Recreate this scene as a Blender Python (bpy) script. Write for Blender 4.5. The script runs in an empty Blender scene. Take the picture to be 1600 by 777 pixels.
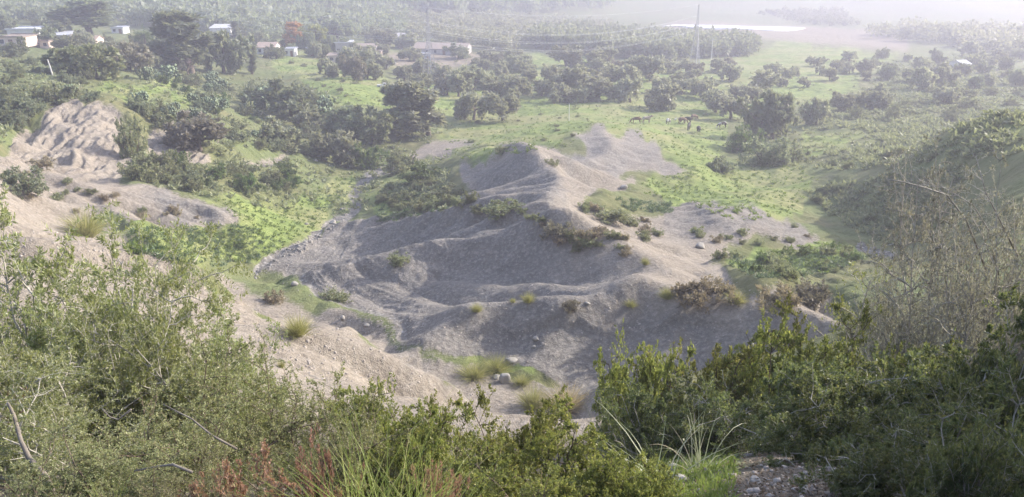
import bpy, math, random
import numpy as np
from math import radians, sin, cos, tan, pi
from mathutils import Vector, Matrix

# ------------------------------------------------------------------ camera, light, exposure
scene = bpy.context.scene
COL = scene.collection
FPX, CX, CY = 1256.0, 800.0, 388.5          # focal length and centre of the 1600 px wide photograph
PITCH = radians(20.4)
cam_d = bpy.data.cameras.new('camera')
cam_d.sensor_width = 36.0
cam_d.lens = 36.0 * FPX / 1600.0
cam_d.clip_start = 0.05
cam_d.clip_end = 12000.0
cam = bpy.data.objects.new('camera', cam_d)
COL.objects.link(cam)
cam.location = (0, 0, 0)                    # the eye: every height below is counted from it
cam.rotation_euler = (pi / 2 - PITCH, 0, 0)
scene.camera = cam

SUN_AZ, SUN_EL = radians(66), radians(26)
SUN_DIR = Vector((sin(SUN_AZ) * cos(SUN_EL), cos(SUN_AZ) * cos(SUN_EL), sin(SUN_EL)))
world = bpy.data.worlds.new('World')
scene.world = world
world.use_nodes = True
wn = world.node_tree
for n in list(wn.nodes):
    wn.nodes.remove(n)
sky = wn.nodes.new('ShaderNodeTexSky')
sky.sky_type = 'NISHITA'
sky.sun_disc = False
sky.sun_elevation = SUN_EL
sky.sun_rotation = SUN_AZ
sky.air_density = 1.0
sky.dust_density = 2.0
bg = wn.nodes.new('ShaderNodeBackground')
bg.inputs['Strength'].default_value = 0.15
wo = wn.nodes.new('ShaderNodeOutputWorld')
wn.links.new(sky.outputs[0], bg.inputs['Color'])
wn.links.new(bg.outputs[0], wo.inputs['Surface'])

sun_d = bpy.data.lights.new('sun', 'SUN')
sun_d.energy = 4.6
sun_d.angle = radians(0.5)
sun_d.color = (1.0, 0.93, 0.82)
sun = bpy.data.objects.new('sun', sun_d)
COL.objects.link(sun)
sun.rotation_euler = SUN_DIR.to_track_quat('Z', 'Y').to_euler()

scene.view_settings.view_transform = 'Standard'
scene.view_settings.look = 'None'
scene.view_settings.exposure = 1.7
scene.view_settings.gamma = 1.0
scene.view_settings.use_curve_mapping = False
HAZE_DENSITY = 0.0013
HAZE_COLOR = (0.615, 0.61, 0.74)
HAZE_ANISO = 0.3
cy = scene.cycles
cy.use_denoising = True
cy.max_bounces = 8
cy.diffuse_bounces = 4
cy.glossy_bounces = 2
cy.transmission_bounces = 4
cy.transparent_max_bounces = 6
cy.volume_bounces = 1
cy.use_adaptive_sampling = True
cy.adaptive_threshold = 0.02

rng = np.random.default_rng(11)
random.seed(4)

# ------------------------------------------------------------------ small helpers
SP, CP = sin(PITCH), cos(PITCH)


def at(px, py, Y):
    """A photograph pixel at forward distance Y -> a point in the place."""
    a = (px - CX) / FPX
    b = (CY - py) / FPX
    t = Y / (CP + b * SP)
    return np.array([a * t, Y, (-SP + b * CP) * t])


def project(X, Y, Z):
    zc = np.maximum(Y * CP - Z * SP, 1e-3)
    return CX + FPX * X / zc, CY - FPX * (Y * SP + Z * CP) / zc


_tab = np.random.default_rng(5).random((512, 512)).astype(np.float32)


def vnoise(x, y, seed=0):
    x = np.asarray(x, float) + seed * 37.17
    y = np.asarray(y, float) + seed * 91.73
    xi, yi = np.floor(x).astype(int), np.floor(y).astype(int)
    fx, fy = x - xi, y - yi
    fx, fy = fx * fx * fx * (fx * (fx * 6 - 15) + 10), fy * fy * fy * (fy * (fy * 6 - 15) + 10)
    x0, x1, y0, y1 = xi & 511, (xi + 1) & 511, yi & 511, (yi + 1) & 511
    a, b, c, d = _tab[x0, y0], _tab[x1, y0], _tab[x0, y1], _tab[x1, y1]
    return (a * (1 - fx) + b * fx) * (1 - fy) + (c * (1 - fx) + d * fx) * fy - 0.5


def fbm(x, y, octaves=4, seed=0, gain=0.5):
    r, a, f = 0.0, 1.0, 1.0
    for k in range(octaves):
        r = r + a * vnoise(x * f, y * f, seed + k)
        a *= gain
        f *= 2.03
    return r


def link(o, parent=None):
    COL.objects.link(o)
    if parent is not None:
        o.parent = parent
    return o


def tag(o, label=None, cat=None, group=None, kind=None):
    if label: o['label'] = label
    if cat: o['category'] = cat
    if group: o['group'] = group
    if kind: o['kind'] = kind
    return o


def empty(name, loc, rz=0.0, scale=(1, 1, 1)):
    o = bpy.data.objects.new(name, None)
    o.empty_display_size = 0.3
    COL.objects.link(o)
    o.location = loc
    o.rotation_euler = (0, 0, rz)
    o.scale = scale
    return o


def mesh_np(name, verts, quads=None, tris=None, mats=(), smooth=False, matidx=None):
    """A mesh from numpy arrays (quads Nx4 and / or tris Nx3)."""
    me = bpy.data.meshes.new(name)
    verts = np.asarray(verts, np.float32).reshape(-1, 3)
    loops, starts, n = [], [], 0
    for f, k in ((quads, 4), (tris, 3)):
        if f is not None and len(f):
            f = np.asarray(f, np.int32).reshape(-1, k)
            loops.append(f.ravel())
            starts.append(n + np.arange(len(f), dtype=np.int32) * k)
            n += f.size
    loops = np.concatenate(loops)
    starts = np.concatenate(starts)
    me.vertices.add(len(verts))
    me.vertices.foreach_set('co', verts.ravel())
    me.loops.add(len(loops))
    me.loops.foreach_set('vertex_index', loops)
    me.polygons.add(len(starts))
    me.polygons.foreach_set('loop_start', starts)
    if smooth:
        me.polygons.foreach_set('use_smooth', np.ones(len(starts), bool))
    for m in mats:
        me.materials.append(m)
    if matidx is not None:
        me.polygons.foreach_set('material_index', np.asarray(matidx, np.int32))
    me.update()
    me.validate()
    return me


class MB:
    """Collects polygons for ONE mesh object."""

    def __init__(self):
        self.v, self.f = [], []

    def add(self, verts, faces):
        n = len(self.v)
        self.v += [tuple(p) for p in verts]
        self.f += [tuple(i + n for i in f) for f in faces]
        return self

    def box(self, c, s, rz=0.0):
        x, y, z = s[0] / 2, s[1] / 2, s[2] / 2
        cr, sr = cos(rz), sin(rz)
        vs = []
        for dz in (-z, z):
            for dx, dy in ((-x, -y), (x, -y), (x, y), (-x, y)):
                vs.append((c[0] + dx * cr - dy * sr, c[1] + dx * sr + dy * cr, c[2] + dz))
        return self.add(vs, [(3, 2, 1, 0), (4, 5, 6, 7), (0, 1, 5, 4), (1, 2, 6, 5), (2, 3, 7, 6), (3, 0, 4, 7)])

    def tube(self, pts, radii, n=6, cap=True):
        pts = [Vector(p) for p in pts]
        if not hasattr(radii, '__len__'):
            radii = [radii] * len(pts)
        vs, fs = [], []
        ref = Vector((0.31, 0.17, 0.93)).normalized()
        for i, p in enumerate(pts):
            d = (pts[min(i + 1, len(pts) - 1)] - pts[max(i - 1, 0)]).normalized()
            u = d.cross(ref)
            if u.length < 1e-3:
                u = d.cross(Vector((1, 0, 0)))
            u.normalize()
            w = d.cross(u)
            for k in range(n):
                a = 2 * pi * k / n
                vs.append(p + (u * cos(a) + w * sin(a)) * radii[i])
        for i in range(len(pts) - 1):
            for k in range(n):
                k2 = (k + 1) % n
                fs.append((i * n + k, i * n + k2, (i + 1) * n + k2, (i + 1) * n + k))
        if cap:
            fs.append(tuple(range(n - 1, -1, -1)))
            fs.append(tuple((len(pts) - 1) * n + k for k in range(n)))
        return self.add(vs, fs)

    def build(self, name, mat, parent=None, smooth=False):
        me = bpy.data.meshes.new(name)
        me.from_pydata(self.v, [], self.f)
        me.materials.append(mat)
        if smooth:
            me.polygons.foreach_set('use_smooth', [True] * len(me.polygons))
        me.update()
        return link(bpy.data.objects.new(name, me), parent)


# ------------------------------------------------------------------ materials
class NT:
    """A tiny node-tree writer."""

    def __init__(self, name):
        self.m = bpy.data.materials.new(name)
        self.m.use_nodes = True
        self.t = self.m.node_tree
        for n in list(self.t.nodes):
            self.t.nodes.remove(n)
        self.out = self.t.nodes.new('ShaderNodeOutputMaterial')

    def n(self, kind, **kw):
        nd = self.t.nodes.new(kind)
        for k, v in kw.items():
            setattr(nd, k, v)
        return nd

    def set(self, sock, v):
        if isinstance(v, bpy.types.NodeSocket):
            self.t.links.new(v, sock)
        elif isinstance(v, (tuple, list)) and len(v) == 3 and sock.type == 'RGBA':
            sock.default_value = (*v, 1)
        else:
            sock.default_value = v

    def mix(self, fac, a, b, mode='MIX'):
        nd = self.n('ShaderNodeMix', data_type='RGBA', blend_type=mode)
        self.set(nd.inputs[0], fac)
        self.set(nd.inputs[6], a)
        self.set(nd.inputs[7], b)
        return nd.outputs[2]

    def math(self, op, a, b=0.0, c=0.0, clamp=False):
        nd = self.n('ShaderNodeMath', operation=op, use_clamp=clamp)
        self.set(nd.inputs[0], a)
        self.set(nd.inputs[1], b)
        self.set(nd.inputs[2], c)
        return nd.outputs[0]

    def ramp(self, fac, lo, hi, a=0.0, b=1.0):
        nd = self.n('ShaderNodeMapRange', clamp=True)
        self.set(nd.inputs[0], fac)
        nd.inputs[1].default_value, nd.inputs[2].default_value = lo, hi
        nd.inputs[3].default_value, nd.inputs[4].default_value = a, b
        return nd.outputs[0]

    def noise(self, vec, scale, detail=4.0, rough=0.55):
        nd = self.n('ShaderNodeTexNoise')
        self.set(nd.inputs['Vector'], vec)
        nd.inputs['Scale'].default_value = scale
        nd.inputs['Detail'].default_value = detail
        nd.inputs['Roughness'].default_value = rough
        return nd.outputs[0]

    def attr(self, name):
        return self.n('ShaderNodeAttribute', attribute_name=name).outputs['Fac']

    def bsdf(self, color, rough=0.9, spec=0.3, bump=None, bump_d=0.05, bump_s=1.0):
        p = self.n('ShaderNodeBsdfPrincipled')
        self.set(p.inputs['Base Color'], color)
        self.set(p.inputs['Roughness'], rough)
        p.inputs['Specular IOR Level'].default_value = spec
        if bump is not None:
            b = self.n('ShaderNodeBump')
            b.inputs['Strength'].default_value = bump_s
            b.inputs['Distance'].default_value = bump_d
            self.set(b.inputs['Height'], bump)
            self.t.links.new(b.outputs[0], p.inputs['Normal'])
        return p.outputs[0]

    def done(self, shader):
        self.t.links.new(shader, self.out.inputs['Surface'])
        return self.m


def plain(name, color, rough=0.85, spec=0.3, var=0.25, scale=3.0, metallic=0.0):
    """A weathered solid colour."""
    w = NT(name)
    co = w.n('ShaderNodeTexCoord').outputs['Object']
    nz = w.noise(co, scale, 5)
    dark = tuple(c * (1 - var) for c in color)
    c = w.mix(w.ramp(nz, 0.3, 0.7), dark, tuple(min(1, c * (1 + var * 0.5)) for c in color))
    s = w.bsdf(c, rough, spec)
    s.node.inputs['Metallic'].default_value = metallic
    return w.done(s)


def foliage(name, a, b, c=None, rough=0.5, transl=0.35, spec=0.35):
    """Leaves: each leaf and each clump has its own shade between a and b; a few take colour c."""
    w = NT(name)
    geo = w.n('ShaderNodeNewGeometry')
    oi = w.n('ShaderNodeObjectInfo')
    co = w.n('ShaderNodeTexCoord').outputs['Object']
    nz = w.noise(co, 2.2, 3)
    f = w.math('ADD', w.math('MULTIPLY', geo.outputs['Random Per Island'], 0.55), w.math('MULTIPLY', w.ramp(nz, 0.3, 0.7), 0.45))
    col = w.mix(f, a, b)
    if c is not None:
        col = w.mix(w.ramp(geo.outputs['Random Per Island'], 0.84, 0.97), col, c)
    hsv = w.n('ShaderNodeHueSaturation')
    w.set(hsv.inputs['Hue'], w.ramp(oi.outputs['Random'], 0, 1, 0.485, 0.512))
    w.set(hsv.inputs['Value'], w.ramp(oi.outputs['Random'], 0, 1, 0.82, 1.2))
    w.set(hsv.inputs['Color'], col)
    col = hsv.outputs[0]
    p = w.bsdf(col, rough, spec)
    t = w.n('ShaderNodeBsdfTranslucent')
    w.set(t.inputs['Color'], w.mix(0.5, col, w.mix(1.0, col, (1.35, 1.35, 0.7), 'MULTIPLY')))
    m = w.n('ShaderNodeMixShader')
    m.inputs[0].default_value = transl
    w.t.links.new(p, m.inputs[1])
    w.t.links.new(t.outputs[0], m.inputs[2])
    return w.done(m.outputs[0])

# ------------------------------------------------------------------ the lie of the land
# (photo pixel x, y, forward distance in metres): heights read off the photograph along crests, gullies and flats
LAND = [
    # the slope at the viewer's feet
    (800, 1300, 1.2), (100, 1300, 1.3), (1500, 1350, 1.3), (800, 905, 2.4), (100, 900, 2.5), (1500, 960, 2.6), (-600, 880, 2.6), (2200, 820, 2.6),
    (800, 790, 4.6), (100, 730, 4.8), (1500, 800, 4.6), (1100, 760, 4.6), (1250, 725, 5.2), (-500, 700, 5), (2100, 620, 5),
    (800, 745, 7.5), (100, 640, 8), (1100, 720, 7), (1500, 705, 8), (-500, 560, 8), (2100, 450, 9),
    (650, 690, 12), (300, 610, 12), (100, 530, 13), (1050, 690, 11), (1300, 665, 11), (1550, 610, 12), (-400, 450, 13), (2000, 370, 14),
    (880, 680, 16), (1100, 640, 17), (1350, 570, 17), (1600, 500, 18), (1950, 290, 22),
    (2519, -60, 7), (2560, -40, 5), (2450, -60, 11), (2400, -50, 18),  # unseen bank right of view, added to shade the lower right bushes
    # near spur with its bright face
    (480, 610, 20), (650, 620, 21), (350, 560, 19), (480, 545, 23), (600, 570, 23), (250, 470, 22), (120, 420, 22),
    (340, 425, 30), (450, 480, 28), (560, 510, 27), (650, 545, 26), (720, 580, 25.5), (790, 612, 24.5), (880, 640, 22), (905, 665, 19.5),
    (250, 400, 33), (180, 378, 36), (60, 335, 40), (0, 295, 41), (-250, 270, 42), (-100, 360, 28), (100, 380, 29),
    # behind the spur: gully
    (720, 602, 29.5), (650, 574, 31), (560, 538, 33), (790, 630, 28), (450, 505, 35), (350, 452, 38), (200, 400, 44),
    (940, 605, 31.5), (850, 590, 34.5), (750, 567, 36.5), (640, 520, 41.7), (560, 500, 46.8), (470, 452, 56), (400, 420, 64),
    (300, 380, 62), (400, 395, 66), (200, 372, 57), (120, 338, 54),
    # first crest with the eroded rim, face below it
    (1250, 470, 35.5), (1160, 470, 36), (1050, 466, 37.5), (950, 470, 37.7), (850, 474, 38.2), (740, 490, 38.6), (650, 508, 40.6), (600, 513, 43.6),
    (800, 530, 37.0), (950, 530, 36.2), (950, 588, 34.3), (1080, 530, 34.8), (1150, 560, 31), (1250, 520, 31), (1330, 520, 28),
    # second crest
    (1060, 447, 41.5), (980, 421, 44), (930, 396, 48), (870, 365, 52.5), (820, 326, 60), (740, 322, 69), (900, 306, 66), (870, 276, 74), (830, 247, 84), (785, 240, 87), (735, 257, 91),
    (850, 456, 44), (930, 442, 43.2), (750, 470, 44.6), (650, 482, 46.0), (540, 452, 53.5), (600, 431, 55), (700, 450, 49.0), (850, 430, 46.6),
    (700, 400, 58), (800, 400, 52.6), (800, 352, 59.5), (620, 400, 63), (500, 380, 74), (540, 340, 88), (600, 348, 79), (700, 332, 76), (800, 300, 76), (760, 280, 85),
    # right flank
    (1000, 362, 57), (1100, 402, 52), (1110, 440, 43.5), (1160, 432, 46.5), (1200, 417, 55), (1350, 397, 60), (1280, 452, 40), (1350, 450, 42),
    (1080, 319, 72), (1150, 323, 72), (1250, 365, 65), (1050, 347, 66), (1180, 372, 62), (1000, 322, 70), (960, 300, 78),
    (1200, 300, 92), (1250, 332, 82), (1330, 372, 68), (1385, 392, 62),
    # mounds behind
    (930, 201, 121), (1040, 226, 119), (960, 226, 105), (1080, 260, 101), (990, 292, 89), (1050, 300, 92), (1150, 290, 100), (1150, 250, 118), (885, 243, 104), (1000, 246, 104),
    # right hill, in shade
    (1500, 246, 70), (1450, 258, 75), (1400, 271, 79), (1330, 274, 94), (1590, 250, 60), (1400, 330, 73), (1450, 375, 60), (1350, 322, 82), (1560, 330, 50), (1500, 310, 64), (1500, 420, 41), (1600, 400, 36), (1450, 430, 42),
    (1800, 262, 58), (1950, 215, 62), (2100, 130, 70), (2000, 210, 45), (1800, 320, 46), (2000, 200, 100), (2300, 100, 110), (1750, 225, 95),
    # left spurs
    (370, 345, 68), (250, 352, 60), (100, 271, 68), (220, 301, 70), (330, 321, 72), (0, 240, 66), (100, 322, 55), (200, 347, 57), (0, 272, 58), (-250, 220, 66), (-250, 260, 56),
    (100, 163, 95), (180, 166, 96), (20, 214, 82), (240, 206, 95), (340, 241, 95), (150, 222, 85.5), (180, 271, 78), (90, 250, 77), (285, 225, 95),
    (150, 141, 112), (250, 152, 120), (200, 121, 140), (300, 150, 135), (60, 100, 150), (-200, 120, 110), (-300, 60, 160),
    (350, 270, 88), (430, 250, 106), (300, 286, 80), (480, 276, 107), (450, 330, 88), (540, 301, 104), (570, 270, 118), (600, 240, 132), (400, 180, 145),
    (620, 292, 99), (700, 286, 91), (630, 325, 87),
    # valley floor
    (430, 120, 200), (430, 90, 240), (540, 150, 165), (600, 130, 200), (650, 220, 140), (700, 200, 156), (800, 190, 160), (1080, 200, 155), (1200, 220, 140), (1000, 180, 168),
    (800, 130, 220), (1000, 130, 225), (672, 128, 240), (1090, 100, 290), (1200, 130, 230), (1400, 150, 200), (1550, 150, 195), (1350, 210, 140), (1550, 200, 140), (1900, 150, 200), (1320, 240, 118), (1500, 225, 110),
    (50, 70, 215), (700, 90, 300), (600, 100, 260), (500, 80, 280), (800, 70, 350), (950, 60, 430), (1150, 48, 520), (1300, 70, 400), (1500, 70, 400), (1500, 54, 490), (2000, 70, 420), (2000, 50, 600),
    (350, 60, 300), (200, 40, 330), (-300, 20, 300), (100, 10, 400), (400, 22, 420), (600, 12, 500), (800, 22, 570), (600, -40, 650), (300, -45, 520), (0, -40, 450), (-400, -50, 420),
    (900, 2, 680), (1000, 12, 700), (1300, 12, 760), (1700, 14, 800), (2200, 10, 800), (1200, -30, 960), (1700, -28, 1000), (900, -60, 950), (500, -72, 950), (-200, -76, 900),
    (200, -80, 1500), (800, -80, 1600), (1400, -78, 1700), (2000, -78, 1700), (-600, -80, 1600),
    (200, -81, 3000), (1000, -81, 3200), (1800, -81, 3200), (-800, -81, 3200), (2600, -81, 3000),
]


def tps(pts, vals, reg=1e-4):
    n = len(pts)
    d = np.sqrt(((pts[:, None] - pts[None]) ** 2).sum(-1))
    K = np.where(d > 0, d * d * np.log(d + 1e-12), 0) + reg * np.eye(n)
    P = np.c_[np.ones(n), pts]
    A = np.block([[K, P], [P.T, np.zeros((3, 3))]])
    w = np.linalg.solve(A, np.r_[vals, 0, 0, 0])

    def ev(q):
        out = np.empty(len(q))
        for i in range(0, len(q), 20000):
            c = q[i:i + 20000]
            d2 = ((c[:, None] - pts[None]) ** 2).sum(-1)
            out[i:i + 20000] = (0.5 * d2 * np.log(d2 + 1e-18)) @ w[:n] + w[n] + c @ w[n + 1:]
        return out
    return ev


SK = 1.9
_p3 = np.array([at(*p) for p in LAND])
_land = tps(np.c_[_p3[:, 0] / _p3[:, 1] * SK, np.log(_p3[:, 1])], _p3[:, 2] / (_p3[:, 1] + 6.0))
# coarse table of the smooth land in (X/Y, log Y)
TS = np.linspace(-1.75, 1.75, 361)
TV = np.linspace(log0 := math.log(0.9), log1 := math.log(3400.0), 520)
_tg = np.stack(np.meshgrid(TS, TV, indexing='ij'), -1).reshape(-1, 2)
TABLE = _land(np.c_[_tg[:, 0] * SK, _tg[:, 1]]).reshape(len(TS), len(TV))


def grid_lookup(T, u, v):
    """bicubic-ish (bilinear) lookup by index coordinates."""
    u = np.clip(u, 0, T.shape[0] - 1.001)
    v = np.clip(v, 0, T.shape[1] - 1.001)
    i, j = u.astype(int), v.astype(int)
    fu, fv = u - i, v - j
    return (T[i, j] * (1 - fu) + T[i + 1, j] * fu) * (1 - fv) + (T[i, j + 1] * (1 - fu) + T[i + 1, j + 1] * fu) * fv


def cubic_lookup(T, u, v):
    """Catmull-Rom lookup by index coordinates."""
    u = np.clip(u, 1, T.shape[0] - 2.001)
    v = np.clip(v, 1, T.shape[1] - 2.001)
    i, j = u.astype(int), v.astype(int)
    fu, fv = u - i, v - j

    def w(f):
        return (-.5 * f ** 3 + f * f - .5 * f, 1.5 * f ** 3 - 2.5 * f * f + 1, -1.5 * f ** 3 + 2 * f * f + .5 * f, .5 * f ** 3 - .5 * f * f)
    wu, wv = w(fu), w(fv)
    out = 0.0
    for a in range(4):
        for b in range(4):
            out = out + wu[a] * wv[b] * T[i + a - 1, j + b - 1]
    return out


def smooth_land(X, Y):
    Yc = np.maximum(Y, 0.9)
    u = (X / Yc - TS[0]) / (TS[1] - TS[0])
    v = (np.log(Yc) - TV[0]) / (TV[1] - TV[0])
    return cubic_lookup(TABLE, u, v) * (Yc + 6.0)


# ------------------------------------------------------------------ ground cover zones, drawn as outlines and kept as maps on the ground
RX0, RY0, RW, RH, RS = -700, -140, 3000, 1300, 2


def raster(polys, blur=3):
    xs = RX0 + (np.arange(RW // RS) + 0.5) * RS
    ys = RY0 + (np.arange(RH // RS) + 0.5) * RS
    out = np.zeros((len(xs), len(ys)), np.float32)
    GX, GY = xs[:, None], ys[None, :]
    for poly in polys:
        ins = np.zeros(out.shape, bool)
        n = len(poly)
        for i in range(n):
            x1, y1 = poly[i]
            x2, y2 = poly[(i + 1) % n]
            if y1 == y2:
                continue
            c = ((y1 > GY) != (y2 > GY)) & (GX < (x2 - x1) * (GY - y1) / (y2 - y1) + x1)
            ins ^= c
        out = np.maximum(out, ins)
    for _ in range(2):
        for ax in (0, 1):
            k = blur
            acc = np.zeros_like(out)
            for d in range(-k, k + 1):
                acc += np.roll(out, d, ax)
            out = acc / (2 * k + 1)
    return out


def stroke(line, w):
    """A band along a polyline as polygons."""
    r = []
    for (x1, y1), (x2, y2) in zip(line[:-1], line[1:]):
        d = math.hypot(x2 - x1, y2 - y1)
        nx, ny = -(y2 - y1) / d * w / 2, (x2 - x1) / d * w / 2
        ex, ey = (x2 - x1) / d * w * .3, (y2 - y1) / d * w * .3
        r.append([(x1 + nx - ex, y1 + ny - ey), (x2 + nx + ex, y2 + ny + ey), (x2 - nx + ex, y2 - ny + ey), (x1 - nx - ex, y1 - ny - ey)])
    return r


BARE = [
    [(-700, 290), (0, 290), (60, 332), (120, 342), (180, 377), (260, 402), (340, 427), (450, 482), (560, 512), (650, 547), (720, 582), (800, 612), (930, 600), (980, 720), (700, 800), (-700, 800)],
    [(-700, 232), (0, 236), (60, 255), (150, 275), (200, 290), (290, 308), (375, 332), (378, 350), (330, 360), (250, 356), (180, 352), (110, 345), (60, 330), (-50, 292), (-700, 292)],
    [(5, 228), (40, 195), (90, 161), (150, 156), (190, 168), (205, 195), (212, 225), (203, 262), (190, 280), (120, 268), (60, 248), (10, 244)],
    [(216, 190), (250, 206), (345, 242), (330, 252), (270, 248), (225, 236)],
    [(395, 428), (440, 400), (500, 372), (545, 350), (600, 355), (660, 342), (700, 330), (735, 318), (725, 290), (718, 260), (780, 226), (838, 228), (905, 254), (960, 268), (1000, 290), (985, 300), (930, 303), (905, 318), (960, 330), (1040, 343), (1040, 330), (1080, 313), (1150, 316), (1220, 342), (1290, 375), (1250, 388), (1180, 377), (1130, 385), (1178, 408), (1090, 400), (1130, 430), (1180, 458), (1300, 452), (1330, 500), (1230, 520), (1000, 595), (880, 598), (800, 582), (700, 560), (600, 517), (540, 490), (470, 458)],
    [(895, 205), (940, 195), (1000, 213), (1040, 226), (1030, 236), (1085, 262), (1060, 270), (980, 266), (900, 264), (868, 246), (930, 232)],
    [(630, 240), (690, 222), (760, 220), (700, 242), (650, 250)],
    [(390, 236), (440, 238), (460, 246), (420, 256), (375, 250)],
]
MARL_SHADE = [  # grey marl with face shade partly painted in; other bare ground is tan clay
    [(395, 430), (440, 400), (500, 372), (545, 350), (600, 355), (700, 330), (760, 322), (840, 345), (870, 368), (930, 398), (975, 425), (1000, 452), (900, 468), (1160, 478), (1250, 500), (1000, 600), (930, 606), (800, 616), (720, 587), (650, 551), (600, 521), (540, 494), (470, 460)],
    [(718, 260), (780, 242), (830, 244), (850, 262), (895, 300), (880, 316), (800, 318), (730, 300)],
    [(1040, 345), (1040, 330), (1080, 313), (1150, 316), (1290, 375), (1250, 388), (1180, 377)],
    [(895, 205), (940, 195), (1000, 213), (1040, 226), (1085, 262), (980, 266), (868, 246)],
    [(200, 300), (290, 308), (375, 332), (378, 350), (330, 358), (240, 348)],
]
LUSH = [  # bright fresh grass
    [(690, 228), (720, 205), (780, 190), (850, 150), (930, 150), (1020, 165), (1130, 175), (1140, 215), (1120, 262), (1230, 262), (1290, 268), (1250, 310), (1250, 335), (1150, 345), (1060, 312), (985, 300), (1000, 285), (1085, 264), (1035, 228), (940, 194), (895, 206), (900, 228), (835, 238), (700, 250)],
    [(1240, 212), (1300, 205), (1390, 214), (1385, 224), (1300, 232), (1245, 250), (1235, 235)],
    [(1110, 400), (1180, 400), (1290, 378), (1350, 395), (1360, 410), (1300, 425), (1220, 435), (1150, 430)],
    [(430, 335), (470, 300), (520, 268), (560, 262), (545, 290), (515, 335), (480, 365), (400, 412), (300, 415), (200, 395), (200, 362), (330, 365), (390, 350), (300, 300), (400, 318)],
    [(560, 315), (590, 290), (640, 255), (680, 255), (630, 290), (640, 320), (700, 325), (600, 345)],
    [(430, 85), (500, 95), (560, 110), (640, 135), (620, 170), (540, 170), (440, 118), (400, 105)],
    [(150, 118), (260, 128), (340, 160), (290, 162), (200, 145), (130, 140)],
    [(985, 45), (1060, 56), (1400, 78), (1420, 92), (1200, 108), (1120, 108), (1190, 70), (1060, 60)],
    [(1100, 90), (1300, 92), (1250, 118), (1120, 110)],
    [(1250, 120), (1380, 140), (1330, 160), (1240, 150)],
    [(1190, 150), (1340, 160), (1330, 172), (1200, 168)],
    [(640, 170), (700, 110), (850, 95), (1000, 105), (1200, 130), (1200, 180), (1000, 175), (850, 150), (760, 185), (690, 200)],
    [(1180, 100), (1400, 95), (1330, 135), (1250, 160), (1180, 140)],
    [(1260, 38), (1480, 42), (1600, 52), (1700, 60), (1460, 55), (1300, 48)],
    [(715, 560), (760, 556), (830, 580), (830, 602), (760, 595)],
    [(1000, 690), (1130, 700), (1200, 690), (1120, 750), (1030, 740)],
    [(800, 78), (960, 88), (930, 100), (830, 92)],
]
STREAM = stroke([(400, 430), (430, 405), (480, 380), (520, 345), (560, 322), (548, 300), (585, 272), (620, 258)], 14) + stroke([(640, 522), (560, 502), (470, 456)], 8) + stroke([(1340, 385), (1400, 402)], 10)
FIELD = [
    [(1030, 44), (1060, 34), (1260, 42), (1420, 50), (1420, 80), (1230, 66), (1060, 56)],
    [(600, 84), (720, 76), (770, 96), (700, 108), (620, 104)],
]
DRY = [
    [(0, 300), (1600, 300), (1600, 900), (0, 900)],
]
M_BARE, M_MARL_SHADE, M_LUSH, M_STREAM, M_FIELD = raster(BARE), raster(MARL_SHADE, 5), raster(LUSH, 6), raster(STREAM, 2), raster(FIELD, 1)


def zone(M, px, py):
    return grid_lookup(M, (px - RX0) / RS - .5, (py - RY0) / RS - .5)


# ------------------------------------------------------------------ rain-cut gullies on the bare hills (a small erosion run on a plain metre grid)
EX0, EX1, EY0, EY1, ED = -78.0, 78.0, 17.0, 132.0, 0.4
ex = np.arange(EX0, EX1, ED)
ey = np.arange(EY0, EY1, ED)
GX, GY = np.meshgrid(ex, ey, indexing='ij')
E0 = smooth_land(GX, GY)
epx, epy = project(GX, GY, E0)
ebare = zone(M_BARE, epx, epy)


ewide = np.clip(ebare + 0.12, 0, 1)
edge = np.minimum(np.minimum(GX - EX0, EX1 - GX), np.minimum(GY - EY0, EY1 - GY))
efade = np.clip(edge / 8.0, 0, 1) * ewide


def flutes(X, Y):
    """Long rounded folds that run down the marl faces and meet at the mouth of each gully."""
    out = 0.0
    for (mx, my, step, amp, poly) in (
            (-21.0, 64.5, 9.0, .7, [(430, 432), (445, 405), (505, 372), (560, 352), (700, 332), (760, 320), (850, 345), (880, 375), (940, 402), (985, 428), (960, 462), (850, 466), (740, 480), (600, 505), (500, 470)]),
            (-14.0, 78.0, 8.0, .6, [(715, 262), (770, 245), (825, 250), (850, 270), (890, 305), (860, 318), (760, 312), (715, 300)]),
            (26.0, 66.0, 11.0, .8, [(1040, 345), (1050, 325), (1150, 322), (1270, 370), (1180, 376)]),
            (-17.0, 66.0, 9.0, 1.0, [(170, 330), (200, 303), (290, 310), (370, 335), (360, 352), (240, 350)])):
        m = zone(raster([poly], 7), epx, epy)
        d = np.hypot(X - mx, Y - my)
        th = np.degrees(np.arctan2(Y - my, X - mx)) + 5.5 * fbm(X / 9, Y / 9, 3, 31)
        a = np.abs(np.sin(pi * th / step)) ** .8
        b_ = np.abs(np.sin(pi * th / (step * .37) + 1.3)) ** .8
        out = out + m * (amp * np.clip(d / 14, .15, 1) * (a - .6) + .3 * amp * np.clip(d / 20, .1, 1) * (b_ - .6) * (.6 + 1.5 * vnoise(X / 6, Y / 6, 12)))
    return out


def base_hit(px, py, ymin=30.0):
    a, b = (px - CX) / FPX, (CY - py) / FPX
    s, q = a / (CP + b * SP), (SP - b * CP) / (CP + b * SP)
    yy = np.exp(np.linspace(math.log(ymin), math.log(140), 900))
    k = np.nonzero(-smooth_land(s * yy, yy) / yy <= q)[0]
    y = yy[k[0]] if len(k) else 60.0
    return s * y, y


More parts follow.
